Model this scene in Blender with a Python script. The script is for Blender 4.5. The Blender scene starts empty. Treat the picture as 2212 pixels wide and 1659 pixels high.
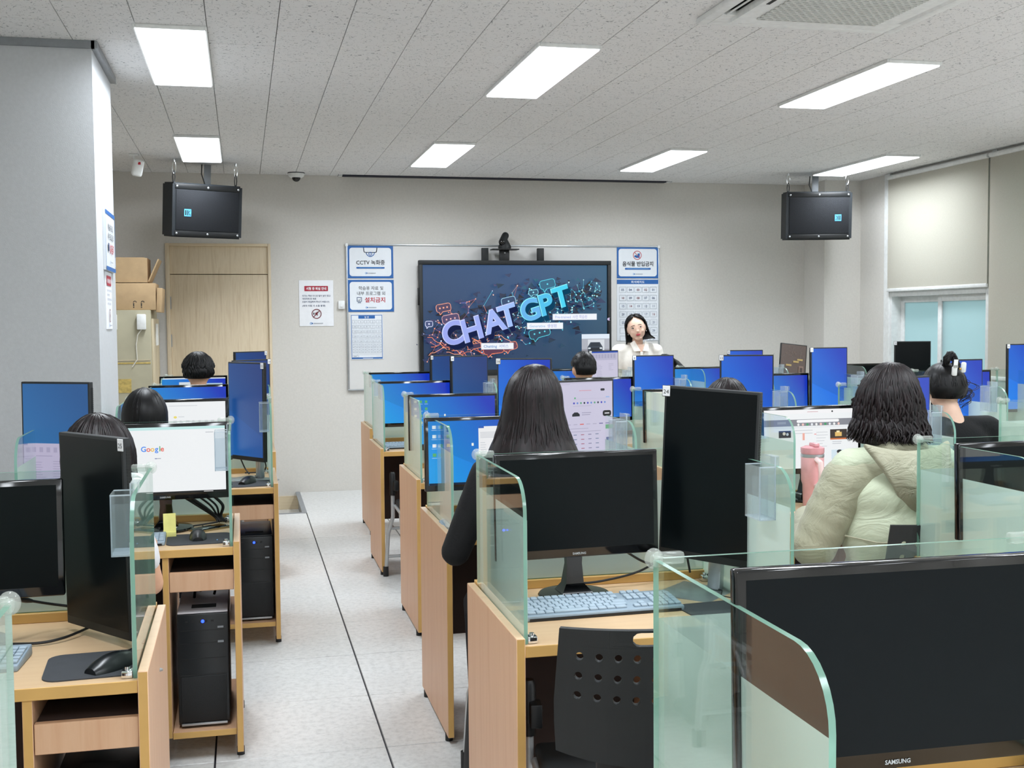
import bpy, bmesh, math, random
from mathutils import Vector, Matrix, Euler
random.seed(7)
PI = math.pi
S = bpy.context.scene
COL = S.collection

# ---------------------------------------------------------------- camera, world, exposure
cam_d = bpy.data.cameras.new('camera')
cam_d.sensor_width = 36.0
cam_d.lens = 2508.0 / 2212.0 * 36.0
cam_d.clip_start = 0.05
cam = bpy.data.objects.new('camera', cam_d)
COL.objects.link(cam)
_R = ((0.97402, -0.22631, -0.00830), (0.02028, 0.05064, 0.99851), (0.22555, 0.97274, -0.05392))
cam.matrix_world = Matrix((( _R[0][0], _R[1][0], -_R[2][0], 0.0),
                           ( _R[0][1], _R[1][1], -_R[2][1], 0.0),
                           ( _R[0][2], _R[1][2], -_R[2][2], 1.525),
                           (0, 0, 0, 1)))
S.camera = cam
world = bpy.data.worlds.new('daylight'); S.world = world
world.use_nodes = True
world.node_tree.nodes['Background'].inputs[0].default_value = (1.0, 0.98, 0.95, 1)
world.node_tree.nodes['Background'].inputs[1].default_value = 4.6
LAMP_W = 27.0         # power of each ceiling light panel
S.view_settings.view_transform = 'Standard'
S.view_settings.look = 'None'
S.view_settings.exposure = 0.0
S.view_settings.gamma = 1.0
S.view_settings.use_curve_mapping = False
S.cycles.use_denoising = True
S.cycles.transparent_max_bounces = 48
S.cycles.max_bounces = 10
S.cycles.diffuse_bounces = 6
S.cycles.glossy_bounces = 4
S.cycles.caustics_reflective = False
S.cycles.caustics_refractive = False
S.cycles.sample_clamp_indirect = 4.0

# ---------------------------------------------------------------- materials
def lin(c):
    if isinstance(c, str):
        c = [int(c[i:i + 2], 16) / 255 for i in (0, 2, 4)]
        return tuple(x / 12.92 if x <= .04045 else ((x + .055) / 1.055) ** 2.4 for x in c)
    return tuple(c)

class NT:
    def __init__(s, name):
        s.m = bpy.data.materials.new(name); s.m.use_nodes = True
        s.t = s.m.node_tree; s.t.nodes.clear()
        s.out = s.t.nodes.new('ShaderNodeOutputMaterial')
    def n(s, typ, **kw):
        nd = s.t.nodes.new('ShaderNode' + typ)
        for k, v in kw.items():
            if k[0] == '_': setattr(nd, k[1:], v)
            else:
                key = int(k[1:]) if k[0] == 'i' and k[1:].isdigit() else k.replace('__', ' ')
                if isinstance(v, bpy.types.NodeSocket): s.t.links.new(v, nd.inputs[key])
                else: nd.inputs[key].default_value = v
        return nd
    def ramp(s, fac, stops, interp='LINEAR'):
        r = s.t.nodes.new('ShaderNodeValToRGB'); s.t.links.new(fac, r.inputs[0])
        e = r.color_ramp; e.interpolation = interp
        while len(e.elements) < len(stops): e.elements.new(.5)
        for el, (p, c) in zip(e.elements, stops):
            el.position = p; c = lin(c); el.color = (c[0], c[1], c[2], 1)
        return r.outputs[0]
    def surf(s, sock): s.t.links.new(sock, s.out.inputs[0]); return s.m

def rgba(c):
    c = lin(c); return (c[0], c[1], c[2], 1)

def plain(name, c, rough=.5, metal=0., var=.06, scale=30., bump=0., bscale=200., spec=.5, coat=0., emit=None, estr=1., sheen=0.):
    """plain surface with slight procedural colour variation and fine relief"""
    k = NT(name); tc = k.n('TexCoord').outputs['Object']
    nz = k.n('TexNoise', Vector=tc, Scale=scale, Detail=4.).outputs['Fac']
    c0 = lin(c); a = tuple(min(1, x * (1 - var)) for x in c0); b = tuple(min(1, x * (1 + var)) for x in c0)
    col = k.ramp(nz, [(.3, a), (.7, b)])
    p = k.n('BsdfPrincipled', **{'Base Color': col, 'Roughness': rough, 'Metallic': metal, 'Specular IOR Level': spec, 'Coat Weight': coat})
    if sheen: p.inputs['Sheen Weight'].default_value = sheen
    if emit:
        p.inputs['Emission Color'].default_value = rgba(emit); p.inputs['Emission Strength'].default_value = estr
    if bump:
        nb = k.n('TexNoise', Vector=tc, Scale=bscale, Detail=3.).outputs['Fac']
        bp = k.n('Bump', Strength=bump, Distance=.002, Height=nb)
        k.t.links.new(bp.outputs[0], p.inputs['Normal'])
    return k.surf(p.outputs[0])

def wood(name, c1, c2, axis='z', scale=18., rough=.45):
    k = NT(name); tc = k.n('TexCoord').outputs['Object']
    sc = {'z': (scale, scale, scale * .06), 'x': (scale * .06, scale, scale), 'y': (scale, scale * .06, scale)}[axis]
    mp = k.n('Mapping', Vector=tc, Scale=sc).outputs[0]
    nz = k.n('TexNoise', Vector=mp, Scale=1.6, Detail=6., Roughness=.62, Distortion=.35).outputs['Fac']
    col = k.ramp(nz, [(.28, c1), (.52, c2), (.75, c1)])
    nz2 = k.n('TexNoise', Vector=mp, Scale=9., Detail=3.).outputs['Fac']
    bp = k.n('Bump', Strength=.08, Distance=.001, Height=nz2)
    p = k.n('BsdfPrincipled', **{'Base Color': col, 'Roughness': rough, 'Normal': bp.outputs[0]})
    return k.surf(p.outputs[0])

def emis(name, c, s=1.0, rough=.25):
    k = NT(name)
    p = k.n('BsdfPrincipled', **{'Base Color': (.01, .01, .01, 1), 'Roughness': rough, 'Emission Color': rgba(c), 'Emission Strength': s})
    return k.surf(p.outputs[0])

def screen_blue(name, cl, cr, cd, s=1.0):
    """blue desktop: light from one side, darker towards a corner, one faint beam"""
    k = NT(name); tc = k.n('TexCoord').outputs['Object']
    sp = k.n('SeparateXYZ', Vector=tc)
    a = k.n('Math', i0=sp.outputs[0], i1=2.0, _operation='MULTIPLY').outputs[0]
    b = k.n('Math', i0=sp.outputs[2], i1=1.5, _operation='MULTIPLY').outputs[0]
    f = k.n('Math', i0=a, i1=b, _operation='ADD').outputs[0]
    f = k.n('Math', i0=f, i1=.5, _operation='ADD').outputs[0]
    col = k.ramp(f, [(0, cl), (.55, cr), (1., cd)])
    bm = k.n('Math', i0=k.n('Math', i0=sp.outputs[2], i1=.06, _operation='ADD').outputs[0],
             i1=k.n('Math', i0=sp.outputs[0], i1=-.45, _operation='MULTIPLY').outputs[0], _operation='LESS_THAN').outputs[0]
    st = k.n('MapRange', Value=bm, i3=s, i4=s * 1.18).outputs[0]
    p = k.n('BsdfPrincipled', **{'Base Color': (.01, .01, .012, 1), 'Roughness': .3, 'Emission Color': col, 'Emission Strength': st})
    return k.surf(p.outputs[0])

M = {}
M['wall'] = plain('wall_paper', 'd3d0ca', .9, var=.03, scale=60., bump=.25, bscale=260.)
M['wall_pier'] = plain('wall_pier_paper', 'c6c9cc', .9, var=.03, scale=60., bump=.3, bscale=260.)
M['trim_white'] = plain('white_trim', 'dcdedd', .5)
M['trim_grey'] = plain('grey_metal_trim', '8c9094', .45, metal=.3)
M['ash'] = wood('pale_ash_wood', 'cdb999', 'e0d0b4', 'z', 26.)
M['ash_x'] = wood('pale_ash_wood_crosswise', 'cdb999', 'dccbac', 'x', 26.)
M['beech'] = wood('beech_laminate', 'c89c7a', 'd1a988', 'z', 14.)
M['beech_top'] = wood('beech_laminate_top', 'cba984', 'd3b48f', 'x', 12., .38)
M['beech_edge'] = plain('ochre_edge_band', 'c99f5c', .5, scale=8.)
M['dark_in'] = plain('dark_board_and_shade', '3a2c28', .7)  # dark shelf board; on the modesty panel the darkness is painted shade
M['black'] = plain('black_plastic', '101214', .42, bump=.06, bscale=900.)
M['black_gloss'] = plain('glossy_black_plastic', '08090a', .08, spec=.6)
M['black_matte'] = plain('matte_black_plastic', '15191b', .6, bump=.12, bscale=700.)
M['silver'] = plain('silver_plastic', 'b4b9bd', .32, metal=.7)
M['chrome'] = plain('chrome', 'd8dadc', .12, metal=1.)
M['steel_tube'] = plain('grey_painted_tube', 'b9bcbd', .35, metal=.4)
M['off'] = plain('dark_switched_off_panel', '070d10', .28, spec=.16)
M['white'] = plain('white_plastic', 'e9ebea', .45)
M['paper'] = plain('white_paper', 'eceef2', .8, var=.02)
M['rubber'] = plain('grey_rubber', '3b3d42', .85, bump=.2, bscale=1500.)
M['kb'] = plain('blue_grey_keyboard', '8b9ba8', .5)
M['key'] = plain('blue_grey_keys', 'a0b0bd', .5)
M['pcblack'] = plain('pc_case_black', '14181b', .35)
M['pcmesh'] = plain('pc_case_mesh', '0e1113', .6, bump=.6, bscale=900.)
M['led'] = emis('blue_led', '1e3cff', 6.)
M['card'] = plain('cardboard', 'b99d78', .85, var=.08, scale=12.)
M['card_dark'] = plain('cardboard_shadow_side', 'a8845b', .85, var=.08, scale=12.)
M['tape'] = plain('brown_packing_tape', 'b08c62', .3)
M['cab'] = plain('greige_painted_steel', 'aaa48c', .55, var=.07, scale=6.)
M['cab_light'] = plain('cream_painted_steel', 'c4b79b', .5, var=.05, scale=5.)
M['tan_tape'] = plain('yellowed_tape', 'c0a860', .6, var=.25, scale=40.)
M['cable'] = plain('black_cable', '0c0c0e', .5)
M['cable_w'] = plain('white_cable', 'd5d2c6', .5)
M['blue'] = plain('sign_blue', '1f5fa6', .5, var=.02)
M['sky'] = plain('sign_light_blue', '6aa3d8', .5, var=.02)
M['red'] = plain('sign_red', 'b3202f', .5, var=.02)
M['dkred'] = plain('sign_dark_red', '6e1f2c', .6, var=.02)
M['crimson'] = plain('sign_crimson', 'a82339', .5, var=.02)
M['ink'] = plain('print_black', '22242a', .7, var=.02)
M['ink_blue'] = plain('print_navy', '33476b', .7, var=.02)
M['ink_grey'] = plain('print_grey', '9aa1aa', .7, var=.02)
M['sign'] = plain('sign_white_board', 'e3e8ee', .35, var=.015)
M['post'] = plain('yellow_sticky_note', 'eee78f', .8)
M['skin'] = plain('skin', 'd9a98c', .5, var=.06, scale=25., spec=.35)
M['skin_pale'] = plain('pale_skin', 'e9c3ae', .48, var=.05, scale=25., spec=.35)
M['lip'] = plain('lips', 'b5434a', .4)
M['eye_w'] = plain('eye_white', 'efe9e4', .2)
M['iris'] = plain('dark_iris', '1d120e', .1)
M['tee_w'] = plain('white_cotton', 'e8e8ea', .85, bump=.4, bscale=60.)
M['shirt_w'] = plain('ivory_shirt_cloth', 'efeae2', .8, bump=.4, bscale=45.)
M['cloth_blk'] = plain('black_knit', '0d0e11', .9, bump=.5, bscale=120.)
M['cloth_navy'] = plain('navy_cloth', '1c2230', .9, bump=.4, bscale=90.)
M['cloth_grey'] = plain('grey_cloth', '5b5e62', .9, bump=.4, bscale=90.)
M['jean'] = plain('dark_trousers', '1a1c22', .9, bump=.4, bscale=120.)
M['pink'] = plain('pink_plastic', 'e2a9ab', .35)
M['pink_lid'] = plain('pink_clear_lid', 'd99aa0', .2)
M['grille_w'] = plain('white_grille_plastic', 'cfd1cd', .5)
M['grille_d'] = plain('dark_grille_gap', '26292a', .8)
M['case_grey'] = plain('white_enamel', 'd7d8d4', .45)
M['track'] = plain('dark_navy_slot', '15182a', .6)

def crinkle(name, c, scale=5., strength=.55, rough=.62):
    k = NT(name); tc = k.n('TexCoord').outputs['Object']
    mp = k.n('Mapping', Vector=tc, Scale=(1., 1., 1.7)).outputs[0]
    n1 = k.n('TexNoise', Vector=mp, Scale=scale, Detail=5., Roughness=.55, Distortion=1.2).outputs['Fac']
    rid = k.n('Math', i0=k.n('Math', i0=n1, i1=.5, _operation='SUBTRACT').outputs[0], _operation='ABSOLUTE').outputs[0]
    bp = k.n('Bump', Strength=strength, Distance=.03, Height=rid)
    c0 = lin(c)
    col = k.ramp(n1, [(.3, tuple(x * .93 for x in c0)), (.7, c0)])
    p = k.n('BsdfPrincipled', **{'Base Color': col, 'Roughness': rough, 'Normal': bp.outputs[0], 'Sheen Weight': .15})
    return k.surf(p.outputs[0])
M['jk_light'] = crinkle('pale_sage_nylon', 'bfc7ad')
M['jk_khaki'] = crinkle('khaki_nylon', 'a5a48b')
M['jk_hood'] = crinkle('khaki_nylon_hood', 'a3a18a', 10.)

def hair_mat(name, c, c2):
    k = NT(name); tc = k.n('TexCoord').outputs['Object']
    mp = k.n('Mapping', Vector=tc, Scale=(60., 60., 4.)).outputs[0]
    nz = k.n('TexNoise', Vector=mp, Scale=1.5, Detail=4.).outputs['Fac']
    col = k.ramp(nz, [(.35, c), (.72, c2)])
    p = k.n('BsdfPrincipled', **{'Base Color': col, 'Roughness': .42, 'Specular IOR Level': .3})
    return k.surf(p.outputs[0])
M['hair_blk'] = hair_mat('black_hair', '050506', '0d0d10')
M['hair_brn'] = hair_mat('dark_brown_hair', '0b0809', '221719')

# ceiling tile: white mineral fibre with short dark fissures
k = NT('mineral_fibre_tile'); tc = k.n('TexCoord').outputs['Object']
oi = k.n('ObjectInfo').outputs['Location']
co = k.n('VectorMath', i0=tc, i1=oi, _operation='ADD').outputs[0]
wv = k.n('TexNoise', Vector=co, Scale=22., Detail=2.).outputs['Color']
co2 = k.n('MixRGB', Fac=.06, Color1=co, Color2=wv).outputs[0]
vo = k.n('TexVoronoi', Vector=co2, Scale=52., Randomness=1.).outputs['Distance']
mp = k.n('Mapping', Vector=co2, Scale=(60., 140., 1.), Rotation=(0, 0, .9)).outputs[0]
n1 = k.n('TexNoise', Vector=mp, Scale=1., Detail=1.).outputs['Fac']
mp = k.n('Mapping', Vector=co2, Scale=(140., 60., 1.), Rotation=(0, 0, .35)).outputs[0]
n2 = k.n('TexNoise', Vector=mp, Scale=1., Detail=1.).outputs['Fac']
f1 = k.ramp(n1, [(.285, (1, 1, 1)), (.335, (0, 0, 0))]); f2 = k.ramp(n2, [(.28, (1, 1, 1)), (.33, (0, 0, 0))])
fm = k.n('MixRGB', Fac=1., Color1=f1, Color2=f2, _blend_type='LIGHTEN').outputs[0]
col = k.n('MixRGB', Fac=fm, Color1=rgba('e6e6e6'), Color2=rgba('9b9da0')).outputs[0]
bp = k.n('Bump', Strength=.25, Distance=-.003, Height=fm)
p = k.n('BsdfPrincipled', **{'Base Color': col, 'Roughness': .95, 'Normal': bp.outputs[0]})
M['ctile'] = k.surf(p.outputs[0])

# floor tile: pale grey vinyl with fine cloudy speckle
k = NT('pale_vinyl_tile'); tc = k.n('TexCoord').outputs['Object']
oi = k.n('ObjectInfo').outputs['Location']
co = k.n('VectorMath', i0=tc, i1=oi, _operation='ADD').outputs[0]
n1 = k.n('TexNoise', Vector=co, Scale=38., Detail=6., Roughness=.7).outputs['Fac']
n2 = k.n('TexNoise', Vector=co, Scale=4., Detail=2.).outputs['Fac']
c1 = k.ramp(n1, [(.35, 'bfc0bf'), (.52, 'd2d3d2'), (.7, 'dbdcdb')])
c2 = k.n('MixRGB', Fac=k.ramp(n2, [(.35, (.0, .0, .0)), (.75, (.25, .25, .25))]), Color1=c1, Color2=rgba('c6c5c2')).outputs[0]
p = k.n('BsdfPrincipled', **{'Base Color': c2, 'Roughness': .38, 'Specular IOR Level': .4})
M['ftile'] = k.surf(p.outputs[0])
M['seam'] = plain('dark_floor_seam', '2b2a33', .8)
M['grout'] = plain('ceiling_joint', '9a9b9b', .9)

# glass: clear with faint green tint and a mirror-like sheen at grazing angles
def glass_mat(name, tint, refl=1.0):
    k = NT(name)
    bf = k.n('NewGeometry').outputs['Backfacing']
    fr = k.n('Fresnel', IOR=k.n('MapRange', Value=bf, i3=1.5, i4=1 / 1.5).outputs[0]).outputs[0]
    fr = k.n('Math', i0=fr, i1=refl, _operation='MULTIPLY').outputs[0]
    tr = k.n('BsdfTransparent', Color=rgba(tint)).outputs[0]
    gl = k.n('BsdfGlossy', Color=(1, 1, 1, 1), Roughness=.02).outputs[0]
    return k.surf(k.n('MixShader', i0=fr, i1=tr, i2=gl).outputs[0])
M['glass'] = glass_mat('clear_greenish_glass', (.93, .975, .955))
k = NT('green_glass_edge')
df = k.n('BsdfPrincipled', **{'Base Color': rgba('93c4b2'), 'Roughness': .15, 'Transmission Weight': .35}).outputs[0]
tl = k.n('BsdfTranslucent', Color=rgba('aedccb')).outputs[0]
M['gedge'] = k.surf(k.n('MixShader', i0=.45, i1=df, i2=tl).outputs[0])
k = NT('frosted_film')
nz = k.n('TexNoise', Vector=k.n('TexCoord').outputs['Object'], Scale=3., Detail=2.).outputs['Fac']
df = k.n('BsdfDiffuse', Color=rgba('d3e3de')).outputs[0]
tl = k.n('BsdfTranslucent', Color=rgba('d9ebe5')).outputs[0]
tr = k.n('BsdfTransparent', Color=(.90, .97, .95, 1)).outputs[0]
a = k.n('MixShader', i0=.5, i1=df, i2=tl).outputs[0]
fc = k.n('MapRange', Value=nz, i3=.15, i4=.21).outputs[0]
M['frost'] = k.surf(k.n('MixShader', i0=fc, i1=a, i2=tr).outputs[0])
k = NT('clear_acrylic')
lw = k.n('LayerWeight', Blend=.35).outputs['Facing']
tr = k.n('BsdfTransparent', Color=(.93, .95, .97, 1)).outputs[0]
gl = k.n('BsdfPrincipled', **{'Base Color': rgba('d3dcd9'), 'Roughness': .1}).outputs[0]
fc = k.n('MapRange', Value=lw, i3=.07, i4=.42).outputs[0]
M['acrylic'] = k.surf(k.n('MixShader', i0=fc, i1=tr, i2=gl).outputs[0])
k = NT('acrylic_edge')
tr = k.n('BsdfTransparent', Color=(.95, .97, 1, 1)).outputs[0]
gl = k.n('BsdfPrincipled', **{'Base Color': rgba('d5dfe4'), 'Roughness': .15}).outputs[0]
M['acr_edge'] = k.surf(k.n('MixShader', i0=.5, i1=tr, i2=gl).outputs[0])
k = NT('clip_plastic')
tr = k.n('BsdfTransparent', Color=(.95, .97, .96, 1)).outputs[0]
gl = k.n('BsdfPrincipled', **{'Base Color': rgba('e4e8e2'), 'Roughness': .12}).outputs[0]
M['clip'] = k.surf(k.n('MixShader', i0=.24, i1=tr, i2=gl).outputs[0])
# roller blind: cream cloth that lets daylight glow through
k = NT('cream_blind_cloth')
nz = k.n('TexNoise', Vector=k.n('TexCoord').outputs['Object'], Scale=220., Detail=2.).outputs['Fac']
col = k.ramp(nz, [(.3, 'd2cec2'), (.7, 'dbd8cd')])
df = k.n('BsdfDiffuse', Color=col).outputs[0]; tl = k.n('BsdfTranslucent', Color=col).outputs[0]
M['blind'] = k.surf(k.n('MixShader', i0=.42, i1=df, i2=tl).outputs[0])
k = NT('pale_blue_window_film')
df = k.n('BsdfDiffuse', Color=rgba('b6cbce')).outputs[0]; tl = k.n('BsdfTranslucent', Color=rgba('a8c2c6')).outputs[0]
gl = k.n('BsdfGlossy', Color=(1, 1, 1, 1), Roughness=.15).outputs[0]
a = k.n('MixShader', i0=.5, i1=df, i2=tl).outputs[0]
M['pane'] = k.surf(k.n('MixShader', i0=.06, i1=a, i2=gl).outputs[0])
M['lamp'] = emis('light_panel', (.94, 1., 1.06), 4.0)

# screens
M['scr_land'] = screen_blue('blue_desktop_wide', '1f9be6', '1276dd', '0a36c8', .8)
M['scr_port'] = screen_blue('blue_desktop_tall', '1a7de2', '1566dc', '0a3cc4', .88)
M['scr_dark'] = screen_blue('dim_blue_desktop_tall', '1a62ae', '124c98', '0d3a88', .72)
M['scr_mid'] = screen_blue('mid_blue_desktop_tall', '2f80bd', '1f6cb0', '1a5c9e', .75)
M['e_white'] = emis('page_white', 'f3f6f8', .93)
M['e_lilac'] = emis('page_lilac', 'd6d2ea', .85)
M['e_cream'] = emis('page_cream', 'eef0e4', .85)
M['cover_grey'] = plain('grey_plastic_lid', 'd0cdd1', .45)
M['spk'] = plain('speaker_dark_blue_black', '131a20', .55, bump=.3, bscale=600.)
M['spk_mesh'] = plain('speaker_grille_mesh', '060c14', .8, bump=1., bscale=420.)
# ---------------------------------------------------------------- mesh helpers
_txt = {}
def text_geo(s, bold=0.0):
    key = (s, bold)
    if key not in _txt:
        c = bpy.data.curves.new('glyphs', 'FONT'); c.body = s; c.size = 1; c.resolution_u = 7 if len(s) == 1 else 2; c.offset = bold
        o = bpy.data.objects.new('glyphs', c)
        m = bpy.data.meshes.new_from_object(o)
        v = [(q.co.x, q.co.y) for q in m.vertices]; f = [tuple(p.vertices) for p in m.polygons]
        w = max((q[0] for q in v), default=0)
        _txt[key] = (v, f, w)
        bpy.data.objects.remove(o); bpy.data.curves.remove(c); bpy.data.meshes.remove(m)
    return _txt[key]

class MB:
    def __init__(s): s.bm = bmesh.new(); s.mats = []; s.layer = 0
    def mi(s, m):
        if isinstance(m, str): m = M[m]
        if m not in s.mats: s.mats.append(m)
        return s.mats.index(m)
    def face(s, vs, m):
        try: f = s.bm.faces.new(vs)
        except ValueError: return None
        f.material_index = s.mi(m); return f
    def poly(s, pts, m): return s.face([s.bm.verts.new(p) for p in pts], m)
    def box(s, x0, x1, y0, y1, z0, z1, m, bev=0, seg=2, mat=None, mtop=None, mfront=None):
        vs = [s.bm.verts.new((x, y, z)) for z in (z0, z1) for y in (y0, y1) for x in (x0, x1)]
        ix = ((0, 2, 3, 1), (4, 5, 7, 6), (0, 1, 5, 4), (2, 6, 7, 3), (0, 4, 6, 2), (1, 3, 7, 5))
        fs = []
        for k, q in enumerate(ix):
            fs.append(s.face([vs[i] for i in q], mtop if (k == 1 and mtop) else mfront if (k == 2 and mfront) else m))
        if mat is not None: bmesh.ops.transform(s.bm, matrix=mat, verts=vs)
        if bev:
            es = list({e for f in fs for e in f.edges})
            bmesh.ops.bevel(s.bm, geom=es, offset=bev, segments=seg, affect='EDGES', profile=.5)
        return vs
    def extr(s, pts, vec, m, mside=None, bev=0):
        a = [s.bm.verts.new(p) for p in pts]; v = Vector(vec)
        b = [s.bm.verts.new(Vector(p) + v) for p in pts]
        n = len(pts); fs = [s.face(a[::-1], m), s.face(b, m)]
        for i in range(n): s.face([a[i], a[(i + 1) % n], b[(i + 1) % n], b[i]], mside or m)
        if bev:
            es = list({e for f in fs if f for e in f.edges})
            bmesh.ops.bevel(s.bm, geom=es, offset=bev, segments=2, affect='EDGES')
    def rings(s, rings, m, close=True, cap=True):
        R = [[s.bm.verts.new(p) for p in r] for r in rings]
        for a, b in zip(R, R[1:]):
            n = len(a)
            for i in range(n if close else n - 1): s.face([a[i], a[(i + 1) % n], b[(i + 1) % n], b[i]], m)
        if cap and close:
            s.face(R[0][::-1], m); s.face(R[-1], m)
        return R
    def cyl(s, p0, p1, r0, m, r1=None, n=16, cap=True):
        p0, p1 = Vector(p0), Vector(p1); r1 = r0 if r1 is None else r1
        d = (p1 - p0).normalized(); u = d.orthogonal().normalized(); w = d.cross(u)
        s.rings([[p + (u * math.cos(t) + w * math.sin(t)) * r for t in [2 * PI * i / n for i in range(n)]] for p, r in ((p0, r0), (p1, r1))], m, cap=cap)
    def tube(s, pts, r, m, n=6, cap=True, taper=None):
        pts = [Vector(p) for p in pts]; R = []; u = None
        for i, p in enumerate(pts):
            d = (pts[min(i + 1, len(pts) - 1)] - pts[max(i - 1, 0)])
            d = d.normalized() if d.length > 1e-9 else Vector((0, 0, 1))
            u = d.orthogonal().normalized() if u is None else (u - d * u.dot(d)).normalized() if (u - d * u.dot(d)).length > 1e-6 else d.orthogonal().normalized()
            w = d.cross(u); rr = r * (taper[i] if taper else 1)
            R.append([p + (u * math.cos(t) + w * math.sin(t)) * rr for t in [2 * PI * k / n for k in range(n)]])
        s.rings(R, m, cap=cap)
    def lathe(s, prof, c, m, n=24, axis='z'):
        c = Vector(c); R = []
        for r, h in prof:
            ring = []
            for i in range(n):
                t = 2 * PI * i / n; q = (r * math.cos(t), r * math.sin(t), h)
                if axis == 'y': q = (q[0], q[2], -q[1])
                ring.append(c + Vector(q))
            R.append(ring)
        s.rings(R, m)
    def sph(s, c, r, m, seg=16, rings=10, mat=None):
        r = (r, r, r) if not hasattr(r, '__len__') else r
        mt = Matrix.Translation(c) @ (mat or Matrix()) @ Matrix.Diagonal((*r, 1))
        g = bmesh.ops.create_uvsphere(s.bm, u_segments=seg, v_segments=rings, radius=1, matrix=mt)
        i = s.mi(m)
        for f in {f for v in g['verts'] for f in v.link_faces}: f.material_index = i
    # flat print: drawn in the local xz plane, facing -y, each stroke a hair in front of the last
    E = .0003
    def _y(s): s.layer += 1; return -s.layer * s.E
    def fpoly(s, pts, m, keep=False):
        y = -s.layer * s.E if keep else s._y()
        s.face([s.bm.verts.new((x, y, z)) for x, z in pts], m)
    def rect(s, x0, z0, x1, z1, m, keep=False): s.fpoly([(x0, z0), (x1, z0), (x1, z1), (x0, z1)], m, keep)
    def rrect(s, x0, z0, x1, z1, r, m, n=5):
        P = []
        for cx, cz, a in ((x1 - r, z0 + r, -90), (x1 - r, z1 - r, 0), (x0 + r, z1 - r, 90), (x0 + r, z0 + r, 180)):
            for i in range(n + 1):
                t = math.radians(a + 90 * i / n); P.append((cx + r * math.cos(t), cz + r * math.sin(t)))
        s.fpoly(P, m)
    def disc(s, x, z, r, m, n=20, rz=None, keep=False):
        s.fpoly([(x + r * math.cos(2 * PI * i / n), z + (rz or r) * math.sin(2 * PI * i / n)) for i in range(n)], m, keep)
    def ring(s, x, z, r, w, m, n=28, a0=0, a1=360):
        y = s._y(); k = n
        P = [math.radians(a0 + (a1 - a0) * i / k) for i in range(k + 1)]
        o = [s.bm.verts.new((x + r * math.cos(t), y, z + r * math.sin(t))) for t in P]
        q = [s.bm.verts.new((x + (r - w) * math.cos(t), y, z + (r - w) * math.sin(t))) for t in P]
        for i in range(k): s.face([q[i], o[i], o[i + 1], q[i + 1]][::-1], m)
    def line(s, p, q, w, m, keep=False):
        p, q = Vector(p), Vector(q); d = q - p
        if d.length < 1e-9: return
        nn = Vector((-d.y, d.x)).normalized() * w / 2
        s.fpoly([tuple(p - nn), tuple(q - nn), tuple(q + nn), tuple(p + nn)], m, keep)
    def pline(s, pts, w, m, closed=False):
        y = s._y(); s.layer -= 1
        for a, b in zip(pts, pts[1:] + (pts[:1] if closed else [])): s.line(a, b, w, m, keep=True)
        s.layer += 1
    def text(s, t, x, z, size, m, align='c', bold=0., width=None, A=None, keep=False):
        v, f, w = text_geo(t, bold)
        if not v: return
        sx = size if width is None else width / w
        ox = {'c': -w / 2, 'l': 0, 'r': -w}[align]
        y = -s.layer * s.E if keep else s._y(); vs = []
        for a, b in v:
            a = (a + ox) * sx; b = b * size
            if A: a, b = A[0] * a + A[1] * b, A[2] * a + A[3] * b
            vs.append(s.bm.verts.new((x + a, y, z + b)))
        for q in f: s.face([vs[i] for i in q], m)
    def mesh(s, name, smooth=38, fix=False):
        if fix: bmesh.ops.recalc_face_normals(s.bm, faces=s.bm.faces)
        me = bpy.data.meshes.new(name); s.bm.to_mesh(me); s.bm.free()
        for m in s.mats: me.materials.append(m)
        if smooth:
            me.polygons.foreach_set('use_smooth', [True] * len(me.polygons))
            me.set_sharp_from_angle(angle=math.radians(smooth))
        return me

_cache = {}
def cached(key, fn):
    if key not in _cache: _cache[key] = fn()
    return _cache[key]
def link(name, me, parent=None, loc=(0, 0, 0), rot=None):
    o = bpy.data.objects.new(name, me); COL.objects.link(o)
    o.location = loc
    if rot: o.rotation_euler = rot
    if parent: o.parent = parent
    return o
def tag(o, label, cat, group=None):
    o['label'] = label; o['category'] = cat
    if group: o['group'] = group
    return o
def thing(name, label, cat, loc=(0, 0, 0), rz=0, group=None, rot=None):
    o = bpy.data.objects.new(name, None); COL.objects.link(o); o.empty_display_size = .05
    o.location = loc; o.rotation_euler = rot or (0, 0, rz)
    return tag(o, label, cat, group)
def struct(o): o['kind'] = 'structure'; return o
def one(name, b, label, cat, loc=(0, 0, 0), rot=None, group=None, smooth=38, fix=True):
    return tag(link(name, b.mesh(name, smooth, fix), None, loc, rot), label, cat, group)
def part(name, b, parent, loc=(0, 0, 0), rot=None, smooth=38, fix=True, label=None):
    o = link(name, b.mesh(name, smooth, fix), parent, loc, rot)
    if label: o['label'] = label
    return o
def cpart(name, key, fn, parent, loc=(0, 0, 0), rot=None, label=None):
    o = link(name, cached(key, fn), parent, loc, rot)
    if label: o['label'] = label
    return o
def bx(name, x0, x1, y0, y1, z0, z1, m, bev=0):
    b = MB(); b.box(x0, x1, y0, y1, z0, z1, m, bev); return b

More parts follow.
